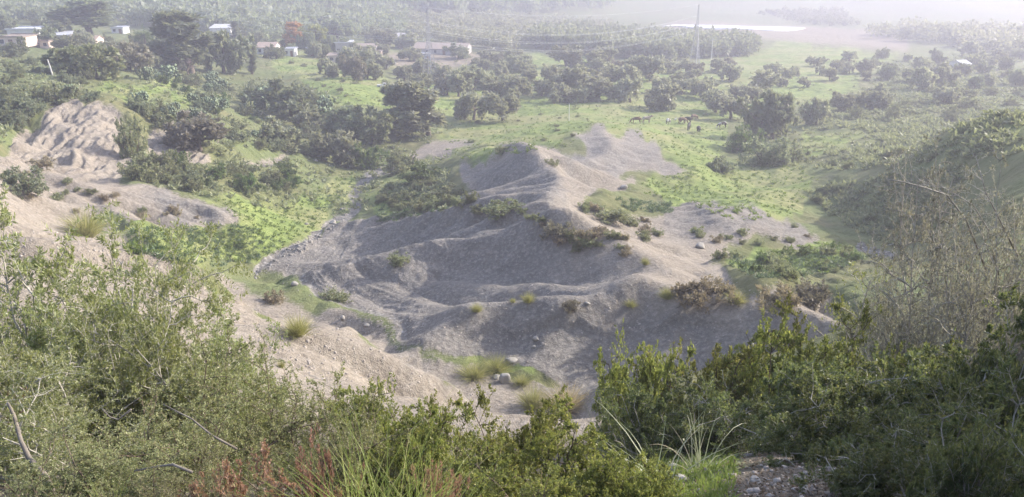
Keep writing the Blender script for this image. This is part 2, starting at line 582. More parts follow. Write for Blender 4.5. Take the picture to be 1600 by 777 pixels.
# crest lines of the folds as they run over the hills: (outline, height, half width in metres)
FOLDS = [
    ([(872, 372), (800, 388), (735, 410), (670, 417), (600, 430), (530, 448), (470, 452)], 1.7, 2.4),
    ([(805, 350), (745, 374), (690, 394), (650, 410)], 1.2, 1.6), ([(765, 335), (690, 353), (620, 373), (523, 389), (480, 402)], 1.5, 2.0),
    ([(745, 318), (690, 334), (640, 346), (565, 361), (520, 364)], 1.3, 1.8), ([(645, 411), (560, 416), (500, 426), (450, 433)], .8, 1.9),
    ([(850, 474), (740, 488), (683, 488), (580, 499), (520, 502)], .5, 1.4),
    ([(830, 247), (790, 276), (740, 293), (722, 300)], 1.2, 2.2), ([(852, 275), (800, 300), (760, 312), (735, 319)], 1.0, 1.9), ([(896, 302), (840, 311), (790, 318)], .7, 1.4),
    ([(900, 262), (950, 284), (990, 299)], .8, 1.4), ([(882, 270), (915, 290), (950, 303)], .7, 1.2), ([(930, 268), (975, 286)], .6, 1.2),
    ([(230, 300), (290, 320), (345, 346)], .8, 1.5), ([(180, 300), (240, 328), (295, 352)], .7, 1.5), ([(280, 306), (340, 328), (372, 342)], .6, 1.3), ([(100, 280), (170, 318), (230, 350)], .6, 1.4),
    ([(1085, 318), (1120, 345), (1150, 372)], .7, 1.6), ([(1150, 322), (1190, 348), (1215, 372)], .6, 1.5), ([(985, 425), (1020, 436), (1062, 446)], .4, 1.5), ([(960, 365), (1030, 395), (1100, 425)], .5, 1.5),
    ([(940, 370), (990, 402), (1060, 432)], .5, 1.3),
]


def folds(X, Y):
    out = np.zeros_like(X)
    wx, wy = X + .9 * fbm(X / 4, Y / 4, 3, 15), Y + .9 * fbm(X / 4, Y / 4, 3, 18)
    for line, amp, wd in FOLDS:
        P_ = [base_hit(*q) for q in line]
        best_ = np.full(X.shape, 1e9)
        for (x1, y1), (x2, y2) in zip(P_[:-1], P_[1:]):
            L2_ = (x2 - x1) ** 2 + (y2 - y1) ** 2 + 1e-6
            t = np.clip(((wx - x1) * (x2 - x1) + (wy - y1) * (y2 - y1)) / L2_, 0, 1)
            best_ = np.minimum(best_, np.hypot(wx - x1 - t * (x2 - x1), wy - y1 - t * (y2 - y1)))
        out = np.maximum(out, 1.4 * amp * np.exp(-(best_ / (wd * 1.12)) ** 1.5))
    return out - .25


FL = flutes(GX, GY) + folds(GX, GY) * np.clip(efade * 1.4, 0, 1)


def box_blur(a, k):
    for ax in (0, 1):
        p = np.pad(a, [(k, k) if i == ax else (0, 0) for i in (0, 1)], mode='edge')
        c = np.cumsum(p, ax)
        c = np.insert(c, 0, 0, ax)
        a = (np.take(c, range(2 * k + 1, c.shape[ax]), ax) - np.take(c, range(0, c.shape[ax] - 2 * k - 1), ax)) / (2 * k + 1)
    return a


H = E0 + FL + efade * (.9 * fbm(GX / 13, GY / 8, 4, 3) + 0.35 * fbm(GX / 2.6, GY / 2.2, 3, 9))
NB = [(-1, -1), (-1, 0), (-1, 1), (0, -1), (0, 1), (1, -1), (1, 0), (1, 1)]
nx_, ny_ = H.shape
flat_idx = np.arange(nx_ * ny_).reshape(nx_, ny_)
for it in range(16):
    best = np.zeros_like(H)
    rec = flat_idx.copy()
    Hp = np.pad(H, 1, mode='edge')
    Ip = np.pad(flat_idx, 1, mode='edge')
    for dx, dy in NB:
        dist = ED * math.hypot(dx, dy)
        s = (H - Hp[1 + dx:1 + dx + nx_, 1 + dy:1 + dy + ny_]) / dist
        m = s > best
        best[m] = s[m]
        rec[m] = Ip[1 + dx:1 + dx + nx_, 1 + dy:1 + dy + ny_][m]
    order = np.argsort(-H, axis=None).tolist()
    area = [1.0] * H.size
    rl = rec.ravel().tolist()
    for i in order:
        r = rl[i]
        if r != i:
            area[r] += area[i]
    A = np.minimum(np.array(area).reshape(H.shape), 1500.0)
    cut = 0.075 * np.power(A, 0.40) * np.minimum(best, 1.2) * efade
    H = H - np.minimum(cut, 0.42)
    for _ in range(2):
        lap = box_blur(H, 1) - H
        H = H + 0.42 * lap * np.clip(ebare + .2, 0, 1) * .8
EDELTA = (H - E0)
# keep the broad shape: take out what the cutting lowered over a wide neighbourhood
EDELTA = EDELTA - FL
EDELTA = FL + 0.35 * (FL - box_blur(FL, 3)) + EDELTA - 0.8 * box_blur(box_blur(EDELTA, 14), 14)


def gullies(X, Y):
    u = (X - EX0) / ED
    v = (Y - EY0) / ED
    ok = (u > 0) & (u < nx_ - 1) & (v > 0) & (v < ny_ - 1)
    return np.where(ok, grid_lookup(EDELTA, u, v), 0.0)


# ------------------------------------------------------------------ the ground sheet: a fan of cells that grow with distance
def spaced(knots):
    out = []
    for (a, b, n) in knots:
        out.append(np.linspace(a, b, n, endpoint=False))
    return np.concatenate(out + [[knots[-1][1]]])


GSv = spaced([(-1.75, -0.8, 60), (-0.8, 0.8, 1050), (0.8, 1.75, 70)])
LY = [math.log(v) for v in (0.9, 3.0, 18.0, 130.0, 420.0, 3400.0)]
GVv = spaced([(LY[0], LY[1], 30), (LY[1], LY[2], 170), (LY[2], LY[3], 760), (LY[3], LY[4], 260), (LY[4], LY[5], 130)])
SS, VV = np.meshgrid(GSv, GVv, indexing='ij')
YY = np.exp(VV)
XX = SS * YY
ZB = smooth_land(XX, YY)
ppx, ppy = project(XX, YY, ZB)
jx = 9 * fbm(XX / (0.02 * YY + .2), YY / (0.05 * YY + .3), 3, 21) * 2
jy = 5 * fbm(XX / (0.02 * YY + .2), YY / (0.05 * YY + .3), 3, 29) * 2
bare = zone(M_BARE, ppx + jx, ppy + jy)
marl = zone(M_MARL_SHADE, ppx + 2.5 * jx, ppy + 2.5 * jy)  # marl mask, also carries the painted shade of the faces
lush = zone(M_LUSH, ppx + 2 * jx + 30 * fbm(XX / (0.06 * YY), YY / (0.2 * YY + 1), 3, 35), ppy + 2 * jy + 10 * fbm(XX / (0.06 * YY), YY / (0.1 * YY + 1), 3, 37))
strm = zone(M_STREAM, ppx + .6 * jx, ppy + .6 * jy)
fld = zone(M_FIELD, ppx, ppy)
near = np.clip((YY - 3) / 10, 0, 1)
rough = (1 - bare) * np.clip(YY / 25, 0.05, 1) * (0.55 * fbm(XX / 7, YY / 7, 4, 41) + 0.25 * fbm(XX / 1.6, YY / 1.6, 3, 47))
rough += np.clip((YY - 250) / 300, 0, 1) * 4 * fbm(XX / 90, YY / 90, 3, 51)
pebbly = bare * (.55 + .45 * marl) * (0.10 * fbm(XX / 0.9, YY / 0.9, 4, 61) + 0.16 * np.abs(fbm(XX / 2.6, YY / 2.6, 3, 67)))
cl = zone(raster([BARE[2], BARE[3]], 3), ppx, ppy)
cwx = XX + 1.2 * fbm(XX / 4, YY / 4, 2, 75)
crag = cl * (1.5 * (np.abs(fbm(cwx / 2.4, YY / 13, 3, 71)) - .2) + 0.7 * np.abs(fbm(cwx / .9, YY / 4.5, 3, 73)) + .25 * fbm(XX / .5, YY / .7, 2, 77))
rill = bare * np.clip((YY - 30) / 15, 0, 1) * 0
for (mx, my, sc_) in ((-21.0, 64.5, 1.15), (-14.0, 78.0, 1.3), (26.0, 66.0, 1.6)):
    dd = np.hypot(XX - mx, YY - my)
    tt = np.degrees(np.arctan2(YY - my, XX - mx)) + 2.2 * fbm(XX / 5, YY / 5, 3, 81)
    rl = np.abs(vnoise(tt / sc_, dd / 9, 83)) + .5 * np.abs(vnoise(tt / sc_ * 2.3, dd / 6, 85))
    rill = rill + bare * marl * np.exp(-(dd / 24) ** 4) * np.clip((dd - 4) / 14, 0, 1) * (rl - .25) * .2
# the broken rim of the first crest: a low step in front of the edge
RIM = [at(*q) for q in ((745, 489, 38.6), (800, 478, 38.4), (850, 473, 38.2), (900, 473, 38), (950, 470, 37.7), (1000, 467, 37.6), (1050, 466, 37.5), (1110, 468, 36.8), (1160, 470, 36))]
rimy = np.interp(XX, [q[0] for q in RIM], [q[1] for q in RIM], left=-99, right=-99) - .5 + .7 * fbm(XX / 1.6, XX * 0, 3, 91)
rd = rimy - YY
crag = crag - np.clip((XX - RIM[0][0]) / 2.5, 0, 1) * np.clip((RIM[-1][0] - XX) / 2.5, 0, 1) * np.where((rd > 0) & (rd < 6), np.clip(rd / .25, 0, 1) * np.clip((6 - rd) / 5, 0, 1) * np.clip(.7 + .6 * vnoise(XX / 1.3, YY / 2, 95), .3, 1) * .28, 0)
crag = crag + rill
ZZ = ZB + gullies(XX, YY) + rough + pebbly + crag - 0.25 * strm
ZZ = np.where(YY < 3, ZB + 0.3 * (ZZ - ZB), ZZ)


def ground(x, y):
    """Height of the finished ground."""
    y = max(y, 0.95)
    u = np.interp(x / y, GSv, np.arange(len(GSv)))
    v = np.interp(math.log(y), GVv, np.arange(len(GVv)))
    return float(grid_lookup(ZZ, np.array([u]), np.array([v]))[0])


QQ = -ZZ / YY


def hit(px, py, ymin=15.0):
    """The ground point seen at a photograph pixel."""
    a, b = (px - CX) / FPX, (CY - py) / FPX
    s = a / (CP + b * SP)
    q = (SP - b * CP) / (CP + b * SP)
    u = np.interp(s, GSv, np.arange(len(GSv)))
    i = min(int(u), len(GSv) - 2)
    f = u - i
    col = QQ[i] * (1 - f) + QQ[i + 1] * f
    k = np.nonzero((col <= q) & (np.exp(GVv) >= ymin))[0]
    k = k[0] if len(k) else len(GVv) - 1
    y = math.exp(GVv[k])
    return Vector((s * y, y, ground(s * y, y)))


def px_at(x, y):
    z = ground(x, y)
    p = project(np.array([x]), np.array([y]), np.array([z]))
    return float(p[0][0]), float(p[1][0])


def ground_material():
    w = NT('hillside ground')
    co = w.n('ShaderNodeTexCoord').outputs['Object']
    b, m, l, st, fd, ft = (w.attr(k) for k in ('bare', 'marl', 'lush', 'stream', 'field', 'foot'))
    n1, n2, n3, n4 = w.noise(co, 0.07, 5), w.noise(co, 0.55, 6, .62), w.noise(co, 4.0, 6, .65), w.noise(co, 22.0, 3, .6)
    clay = w.mix(w.ramp(n2, .3, .7), (.205, .176, .142), (.295, .257, .207))
    marl_shade = w.mix(w.ramp(n2, .3, .7), (.142, .132, .119), (.214, .20, .181))  # darker than the clay, partly to paint the shade of the marl faces
    soil = w.mix(m, clay, marl_shade)
    soil = w.mix(w.math('MULTIPLY', w.ramp(n3, .5, .68), .55), soil, (.40, .355, .31))
    soil = w.mix(w.math('MULTIPLY', w.ramp(n3, .5, .3), .6), soil, (.15, .125, .105))
    soil = w.mix(w.math('MULTIPLY', w.ramp(n4, .6, .72), .5), soil, (.47, .43, .39))
    soil = w.mix(w.math('MULTIPLY', w.ramp(n4, .42, .3), .35), soil, (.12, .10, .085))
    dry = w.mix(w.ramp(n2, .35, .65), (.10, .11, .045), (.19, .18, .09))
    dry = w.mix(w.ramp(n1, .38, .62), dry, w.mix(w.ramp(n3, .3, .7), (.10, .13, .05), (.17, .19, .08)))
    grass = w.mix(w.ramp(n2, .34, .68), (.12, .165, .045), (.24, .285, .09))
    grass = w.mix(w.math('MULTIPLY', w.ramp(n1, .46, .6), .8), grass, (.26, .25, .115))
    grass = w.mix(w.math('MULTIPLY', w.ramp(n3, .46, .3), .55), grass, (.075, .115, .03))
    cov = w.mix(w.ramp(w.math('ADD', l, w.math('MULTIPLY', w.math('SUBTRACT', n2, .5), .6)), .35, .65), dry, grass)
    cov = w.mix(fd, cov, w.mix(w.ramp(n2, .3, .7), (.20, .165, .125), (.25, .212, .16)))
    c = w.mix(w.ramp(w.math('ADD', b, w.math('MULTIPLY', w.math('SUBTRACT', n3, .5), .9)), .38, .62), cov, soil)
    vor = w.n('ShaderNodeTexVoronoi')
    w.set(vor.inputs['Vector'], co)
    vor.inputs['Scale'].default_value = 2.6
    rub = w.mix(w.ramp(vor.outputs['Distance'], .15, .5), (.34, .32, .295), (.19, .175, .155))
    c = w.mix(w.ramp(w.math('ADD', st, w.math('MULTIPLY', w.math('SUBTRACT', n3, .5), .8)), .4, .6), c, rub)
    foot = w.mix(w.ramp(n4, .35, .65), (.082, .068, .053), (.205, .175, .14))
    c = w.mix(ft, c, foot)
    h = w.math('ADD', w.math('MULTIPLY', n3, 1.0), w.math('MULTIPLY', n4, .35))
    return w.done(w.bsdf(c, .95, .15, h, .22, .8))


M_GROUND = ground_material()
ni, nj = SS.shape
vid = np.arange(ni * nj).reshape(ni, nj)
quads = np.stack([vid[:-1, :-1], vid[1:, :-1], vid[1:, 1:], vid[:-1, 1:]], -1).reshape(-1, 4)
me = mesh_np('terrain', np.stack([XX, YY, ZZ], -1).reshape(-1, 3), quads, mats=[M_GROUND], smooth=True)
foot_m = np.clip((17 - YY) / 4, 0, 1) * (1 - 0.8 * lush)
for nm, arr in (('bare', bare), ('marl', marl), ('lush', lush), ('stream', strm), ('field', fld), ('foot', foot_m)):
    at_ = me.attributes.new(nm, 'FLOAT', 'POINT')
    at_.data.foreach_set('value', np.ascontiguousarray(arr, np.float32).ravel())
terrain = link(bpy.data.objects.new('terrain', me))
tag(terrain, 'eroded clay hills and grassy valley ground', kind='structure')

# ------------------------------------------------------------------ how plants are grown
def unit(v):
    return v / np.maximum(np.linalg.norm(v, axis=-1, keepdims=True), 1e-9)


def grow(r, start, d, length, K=4, curve=.18, droop=0.0):
    """Polylines (N, K+1, 3) growing from start along d."""
    n = len(start)
    d = unit(d)
    p = start.copy()
    pts = [p.copy()]
    for k in range(K):
        d = unit(d + r.normal(0, curve, (n, 3)) + np.array([0, 0, droop]))
        p = p + d * (length / K)[:, None]
        pts.append(p.copy())
    return np.stack(pts, 1)


def sprout(r, pts, n, tmin=.3, spread=.7, up=.15, lenf=.5, K=4, curve=.18, droop=0.0, tmax=1.0):
    """n side shoots on each polyline."""
    N, K1, _ = pts.shape
    par = np.repeat(np.arange(N), n)
    t = r.uniform(tmin, tmax, N * n) * (K1 - 1)
    i = np.minimum(t.astype(int), K1 - 2)
    f = (t - i)[:, None]
    a, b = pts[par, i], pts[par, i + 1]
    s = a * (1 - f) + b * f
    tan_ = unit(b - a)
    rnd = r.normal(0, 1, (N * n, 3))
    perp = unit(rnd - (rnd * tan_).sum(1, keepdims=True) * tan_)
    d = tan_ * (1 - spread) + perp * spread + np.array([0, 0, up])
    L = np.linalg.norm(pts[:, -1] - pts[:, 0], axis=1)[par] * lenf * r.uniform(.6, 1.25, N * n) * (1.15 - .5 * t / (K1 - 1))
    return grow(r, s, d, L, K, curve, droop)


def tubes(pts, r0, r1, n=4):
    """Tapered tubes round polylines: verts, quads."""
    N, K1, _ = pts.shape
    tan_ = unit(np.gradient(pts, axis=1))
    ref = np.array([.31, .17, .93])
    u = unit(np.cross(tan_, ref))
    w = np.cross(tan_, u)
    a = np.arange(n) * 2 * pi / n
    rad = (np.asarray(r0).reshape(-1, 1) * np.linspace(1, 0, K1) + np.asarray(r1).reshape(-1, 1) * np.linspace(0, 1, K1)) * np.ones((N, 1))
    v = pts[:, :, None] + rad[:, :, None, None] * (u[:, :, None] * np.cos(a)[:, None] + w[:, :, None] * np.sin(a)[:, None])
    idx = np.arange(N * K1 * n).reshape(N, K1, n)
    q = np.stack([idx[:, :-1], np.roll(idx[:, :-1], -1, 2), np.roll(idx[:, 1:], -1, 2), idx[:, 1:]], -1).reshape(-1, 4)
    return v.reshape(-1, 3), q


def leaves_on(r, pts, n, L, W, tmin=.15, up=.25, spread=.75, tip=True):
    """n leaves along each polyline: diamond-shaped, folded along the middle."""
    N, K1, _ = pts.shape
    par = np.repeat(np.arange(N), n)
    t = r.uniform(tmin, 1, N * n) * (K1 - 1)
    i = np.minimum(t.astype(int), K1 - 2)
    f = (t - i)[:, None]
    a, b = pts[par, i], pts[par, i + 1]
    s = a * (1 - f) + b * f
    tan_ = unit(b - a)
    rnd = r.normal(0, 1, (N * n, 3))
    perp = unit(rnd - (rnd * tan_).sum(1, keepdims=True) * tan_)
    d = unit(tan_ * (1 - spread) + perp * spread + np.array([0, 0, up]))
    return leaf_quads(r, s, d, L, W)


def leaf_quads(r, s, d, L, W, flat=0.0):
    M = len(s)
    rnd = r.normal(0, 1, (M, 3)) + np.array([0, 0, flat])
    side = unit(np.cross(d, rnd))
    nrm = np.cross(side, d)
    l = (L * r.uniform(.65, 1.25, M))[:, None]
    w = (W * r.uniform(.7, 1.2, M))[:, None]
    mid = s + d * l * .48
    fold = nrm * w * .18
    v = np.stack([s, mid + side * w * .5 + fold, s + d * l, mid - side * w * .5 + fold], 1)
    idx = np.arange(M * 4).reshape(M, 4)
    return v.reshape(-1, 3), idx


def cat(*vq):
    vs, qs, n = [], [], 0
    for v, q in vq:
        vs.append(v)
        qs.append(q + n)
        n += len(v)
    return np.concatenate(vs), np.concatenate(qs)


def fit(parts, lo=None):
    """Scale a plant to height 1 and mean width 1, standing on z = 0."""
    allv = np.concatenate([p[0] for p in parts])
    z0 = 0.0
    h = np.percentile(allv[:, 2], 99.7) - z0
    c = np.median(allv[:, :2], axis=0) * 0
    wdt = (np.percentile(allv[:, 0], 99) - np.percentile(allv[:, 0], 1) + np.percentile(allv[:, 1], 99) - np.percentile(allv[:, 1], 1)) / 2
    out = []
    for v, q in parts:
        v = v.copy()
        v[:, :2] = (v[:, :2] - c) / wdt
        v[:, 2] = (v[:, 2] - z0) / h
        out.append((v, q))
    return out


def tree_parts(kind, seed):
    r = np.random.default_rng(seed)
    o = np.zeros((1, 3))
    if kind in ('olive', 'round'):
        th = .22 if kind == 'olive' else .15
        trunk = grow(r, o - [[0, 0, .03]], np.array([[r.normal(0, .12), r.normal(0, .12), 1]]), np.array([th + .05]), 4, .1)
        limb = grow(r, np.repeat(trunk[:, -1], 8, 0), np.c_[r.normal(0, .75, (8, 2)), r.uniform(.25, 1.1, 8)], r.uniform(.34, .58, 8), 5, .22)
        br = sprout(r, limb, 8, .25, .75, .12, .62, 4, .25)
        tw = sprout(r, br, 5, .25, .8, .05, .5, 3, .3)
        lv = cat(leaves_on(r, tw, 12, .095, .050, .1), leaves_on(r, br, 7, .095, .050, .3))
        wood = cat(tubes(trunk, [.045], [.03], 7), tubes(limb, .024, .008, 5), tubes(br, .008, .003, 3))
    elif kind == 'tall':
        trunk = grow(r, o - [[0, 0, .03]], np.array([[.05, 0, 1.]]), np.array([.75]), 7, .08)
        limb = sprout(r, trunk, 22, .12, .6, .45, .34, 5, .2)
        br = sprout(r, limb, 7, .3, .75, .1, .55, 4, .25)
        tw = sprout(r, br, 4, .3, .8, -.1, .55, 3, .3, -.08)
        lv = cat(leaves_on(r, tw, 9, .07, .034, .1), leaves_on(r, br, 5, .07, .034, .4))
        wood = cat(tubes(trunk, [.028], [.008], 7), tubes(limb, .012, .004, 4))
    elif kind == 'cypress':
        trunk = grow(r, o - [[0, 0, .03]], np.array([[0, 0, 1.]]), np.array([1.0]), 6, .01)
        br = sprout(r, trunk, 130, .06, .3, .6, .17, 3, .15)
        lv = leaves_on(r, br, 12, .05, .022, .1)
        wood = tubes(trunk, [.02], [.004], 6)
    elif kind == 'palm':
        trunk = grow(r, o - [[0, 0, .03]], np.array([[.04, 0, 1.]]), np.array([.66]), 6, .03)
        fr = grow(r, np.repeat(trunk[:, -1], 34, 0), np.c_[r.normal(0, 1, (34, 2)), r.uniform(-.1, 1.3, 34)], r.uniform(.34, .46, 34), 6, .04, -.17)
        lv = leaves_on(r, fr, 46, .11, .014, .12, .0, .6)
        wood = cat(tubes(trunk, [.04], [.03], 8), tubes(fr, .005, .002, 3))
    elif kind == 'bare':
        trunk = grow(r, o - [[0, 0, .03]], np.array([[0, 0, 1.]]), np.array([.2]), 3, .06)
        limb = grow(r, np.repeat(trunk[:, -1], 8, 0), np.c_[r.normal(0, .6, (8, 2)), r.uniform(.6, 1, 8)], r.uniform(.4, .6, 8), 5, .15)
        br = sprout(r, limb, 9, .2, .5, .3, .55, 4, .15)
        tw = sprout(r, br, 8, .2, .5, .25, .5, 3, .15)
        lv = cat(tubes(tw, .004, .002, 3), leaves_on(r, tw, 2, .03, .012))
        wood = cat(tubes(trunk, [.03], [.024], 6), tubes(limb, .014, .006, 4), tubes(br, .007, .003, 3))
    elif kind == 'shrub':
        st = grow(r, np.c_[r.normal(0, .12, (11, 2)), np.full(11, -.04)], np.c_[r.normal(0, .75, (11, 2)), r.uniform(.5, 1.1, 11)], r.uniform(.55, .95, 11), 5, .2)
        br = sprout(r, st, 9, .15, .7, .2, .5, 4, .25)
        tw = sprout(r, br, 4, .2, .75, .1, .5, 3, .3)
        lv = cat(leaves_on(r, tw, 9, .10, .05, .1), leaves_on(r, br, 5, .10, .05, .3))
        wood = cat(tubes(st, .014, .006, 4), tubes(br, .006, .003, 3))
    elif kind == 'low':
        st = grow(r, np.c_[r.normal(0, .16, (16, 2)), np.full(16, -.04)], np.c_[r.normal(0, 1, (16, 2)), r.uniform(.3, .8, 16)], r.uniform(.4, .6, 16), 4, .2)
        br = sprout(r, st, 8, .15, .7, .25, .5, 3, .25)
        lv = cat(leaves_on(r, br, 14, .11, .04, .1, .35))
        wood = tubes(st, .012, .005, 3)
    elif kind == 'cactus':
        vs, fs, base = [], [], []
        pads = [(np.array([r.normal(0, .18), r.normal(0, .18), -.02]), unit(np.array([r.normal(0, .3), r.normal(0, .3), 1.])), .28, 0) for _ in range(12)]
        k = 0
        a = np.arange(8) * 2 * pi / 8
        while k < len(pads) and k < 170:
            p, d, L, lev = pads[k]
            k += 1
            side = unit(np.cross(d, r.normal(0, 1, 3)))
            nr = np.cross(side, d)
            ring = [p + d * L * (.52 - .5 * math.cos(t)) + side * L * .34 * math.sin(t) for t in a]
            n0 = len(vs)
            c = p + d * L * .52
            vs += ring + [c + nr * L * .09, c - nr * L * .09]
            for i in range(8):
                fs.append((n0 + i, n0 + (i + 1) % 8, n0 + 8))
                fs.append((n0 + (i + 1) % 8, n0 + i, n0 + 9))
            if lev < 4:
                for _ in range(2 if r.random() < .75 else 3):
                    t = r.uniform(2.0, 4.3)
                    q = p + d * L * (.52 - .5 * math.cos(t)) + side * L * .34 * math.sin(t)
                    pads.append((q, unit(d * .6 + side * math.sin(t) * .6 + r.normal(0, .45, 3) + np.array([0, 0, .25])), L * r.uniform(.75, 1.0), lev + 1))
        v = np.array(vs)
        f = np.array(fs)
        return [(v, np.c_[f, f[:, 2]])], True
    return [lv, wood], False


PLANT = {}
M_BARK = plain('grey bark', (.16, .13, .105), .95, .1, .4, 8)
M_LEAF = {
    'olive': foliage('olive leaves', (.21, .22, .15), (.33, .335, .25), (.40, .40, .32), .5, .45),
    'dark': foliage('dark evergreen leaves', (.155, .18, .12), (.26, .28, .19), None, .5, .45),
    'shrub': foliage('scrub leaves', (.16, .18, .10), (.27, .285, .17), (.30, .30, .19), .55, .4),
    'grey': foliage('grey-brown twiggy leaves', (.17, .155, .12), (.27, .25, .20), None, .7, .3),
    'green': foliage('mid green leaves', (.085, .13, .045), (.16, .215, .08), None, .5, .4),
    'cactus': foliage('prickly pear pads', (.13, .18, .10), (.22, .27, .16), None, .5, .05),
    'autumn': foliage('orange autumn leaves', (.36, .18, .07), (.48, .28, .13), None, .6, .35),
    'yellow': foliage('yellow green leaves', (.20, .21, .07), (.30, .30, .13), None, .55, .4),
    'pink': foliage('bare pinkish twigs', (.30, .23, .21), (.40, .32, .29), None, .8, .1),
    'dry': foliage('dry straw shrub', (.23, .19, .135), (.34, .30, .215), None, .8, .3),
}


def plant_mesh(kind, variant, leaf):
    key = (kind, variant, leaf)
    if key not in PLANT:
        parts, single = tree_parts(kind, hash((kind == 'olive', len(kind), variant)) % 1000 + variant * 17 + len(kind) * 131)
        parts = fit(parts)
        crown = mesh_np(kind + ' crown', parts[0][0], None if single else parts[0][1], parts[0][1][:, :3] if single else None, [M_LEAF[leaf]])
        wood = None
        if len(parts) > 1:
            wood = mesh_np(kind + ' wood', *parts[1], mats=[M_BARK], smooth=True)
        PLANT[key] = (crown, wood)
    return PLANT[key]


VARS = {'olive': 4, 'round': 3, 'tall': 2, 'cypress': 1, 'palm': 1, 'bare': 1, 'shrub': 4, 'low': 3, 'cactus': 3}
WOODY = {'olive': ('trunk', 'crown'), 'round': ('trunk', 'crown'), 'tall': ('trunk', 'crown'), 'cypress': ('trunk', 'crown'), 'palm': ('trunk', 'crown'), 'bare': ('trunk', 'crown'),
         'shrub': ('stems', 'foliage'), 'low': ('stems', 'foliage')}
prand = random.Random(77)


def put_plant(name, kind, leaf, loc, w, h, label, cat_, group=None, parts=True, rz=None):
    """One plant: an Empty at its foot with a wooden part and a leafy part, or a single mesh where it is tiny."""
    crown, wood = plant_mesh(kind, prand.randrange(VARS[kind]), leaf)
    rz = prand.uniform(0, 6.28) if rz is None else rz
    if wood is None or not parts:
        o = link(bpy.data.objects.new(name, crown))
        o.location, o.rotation_euler, o.scale = loc, (0, 0, rz), (w, w, h)
        return tag(o, label, cat_, group)
    e = empty(name, loc, rz, (w, w, h))
    tag(e, label, cat_, group)
    a, b = WOODY[kind]
    link(bpy.data.objects.new(a, wood), e)
    link(bpy.data.objects.new(b, crown), e)
    return e


def mpp(p):
    """Metres that one photograph pixel spans at a place."""
    return (p[1] * CP - p[2] * SP) / FPX


def inside(poly, x, y):
    c = False
    for i in range(len(poly)):
        x1, y1 = poly[i]
        x2, y2 = poly[i - 1]
        if (y1 > y) != (y2 > y) and x < (x2 - x1) * (y - y1) / (y2 - y1) + x1:
            c = not c
    return c


TAKEN = []


def single(name, kind, leaf, px, py, wpx, hpx, label, cat_, group=None):
    p = hit(px, py)
    k = mpp(p)
    TAKEN.append((px, py - hpx * .3, wpx * .42))
    return put_plant(name, kind, leaf, p, wpx * k * 1.08, hpx * k * 1.08, label, cat_, group)


def scatter(poly, n, choices, sep, label_of, group_of, avoid=True):
    """Plants over a zone; choices: (weight, name, kind, leaf, category, height range in m, width / height)."""
    xs, ys = [p[0] for p in poly], [p[1] for p in poly]
    done, tries = [], 0
    while len(done) < n and tries < n * 60:
        tries += 1
        px, py = prand.uniform(min(xs), max(xs)), prand.uniform(min(ys), max(ys))
        if not inside(poly, px, py):
            continue
        if any((px - q[0]) ** 2 + (2.2 * (py - q[1])) ** 2 < (sep * prand.choice((.35, .6, 1.0))) ** 2 for q in done):
            continue
        if avoid and any((px - q[0]) ** 2 + (1.6 * (py - q[1])) ** 2 < q[2] ** 2 for q in TAKEN):
            continue
        done.append((px, py))
    done.sort(key=lambda q: -q[1])
    for px, py in done:
        c = prand.choices(choices, [c[0] for c in choices])[0]
        p = hit(px, py)
        h = prand.uniform(*c[5])
        if px > 1300 and 130 < py < 270 and p[1] < 95:
            h *= .4
        h *= prand.choice((.75, .95, 1.0, 1.2))
        w = h * c[6] * prand.uniform(.85, 1.2)
        put_plant(c[1], c[2], c[3], p, w, h, label_of(c), c[4], group_of(c), parts=h / mpp(p) > 11)

# ------------------------------------------------------------------ trees and shrubs one can tell apart
S = single
S('eucalyptus_tree', 'tall', 'dark', 147, 66, 78, 56, 'tall dark eucalyptus rising behind the white farmhouse', 'tree')
S('evergreen_tree', 'tall', 'dark', 300, 116, 70, 84, 'broad tall dark evergreen left of the hidden white roof', 'tree', )
S('evergreen_tree', 'round', 'dark', 350, 114, 62, 58, 'dark rounded evergreen directly below the hidden white roof', 'tree')
S('cypress_tree', 'cypress', 'dark', 394, 116, 17, 40, 'slim dark cypress left of the tile-roofed house', 'tree')
S('cypress_tree', 'cypress', 'dark', 369, 66, 15, 30, 'slim dark cypress right beside the hidden white roof', 'tree')
S('palm_tree', 'palm', 'green', 228, 84, 30, 40, 'feathery palm between the eucalyptus and the tall evergreens', 'tree')
S('olive_tree', 'round', 'grey', 203, 112, 52, 42, 'greyish leafless-looking tree under the palm', 'tree')
S('evergreen_tree', 'round', 'shrub', 108, 118, 70, 40, 'dull green spreading tree below the long white shed', 'tree')
S('evergreen_tree', 'round', 'shrub', 150, 122, 62, 48, 'dense green tree at the upper end of the grassy track slope', 'tree')
S('evergreen_tree', 'round', 'dark', 70, 54, 24, 20, 'small round dark tree between the two white farm buildings', 'tree')
S('bush', 'shrub', 'dark', 22, 88, 44, 26, 'dark bush just below the leftmost farmhouse', 'bush')
S('bare_tree', 'bare', 'pink', 295, 120, 34, 28, 'leafless pinkish tree in front of the tall evergreens', 'tree')
S('autumn_tree', 'tall', 'autumn', 460, 76, 24, 36, 'orange autumn tree behind the tile-roofed house', 'tree')
S('yellow_tree', 'round', 'yellow', 492, 78, 48, 34, 'yellow-green leafy tree right of the orange tree', 'tree')
S('evergreen_tree', 'round', 'dark', 528, 66, 40, 34, 'dark green tree behind the farm cluster, right of the yellow-green tree', 'tree')
S('prickly_pear', 'cactus', 'cactus', 412, 170, 40, 30, 'prickly pear clump at the left end of the big dark thicket', 'cactus')
S('thicket_tree', 'round', 'dark', 455, 182, 92, 54, 'big dark thicket tree right of a prickly pear clump', 'tree')
S('prickly_pear', 'cactus', 'cactus', 508, 180, 34, 26, 'prickly pear clump at the right end of the big dark thicket', 'cactus')
S('dark_tree', 'round', 'dark', 545, 212, 62, 40, 'dark dense tree, left one of the pair beside the tall grey tree', 'tree')
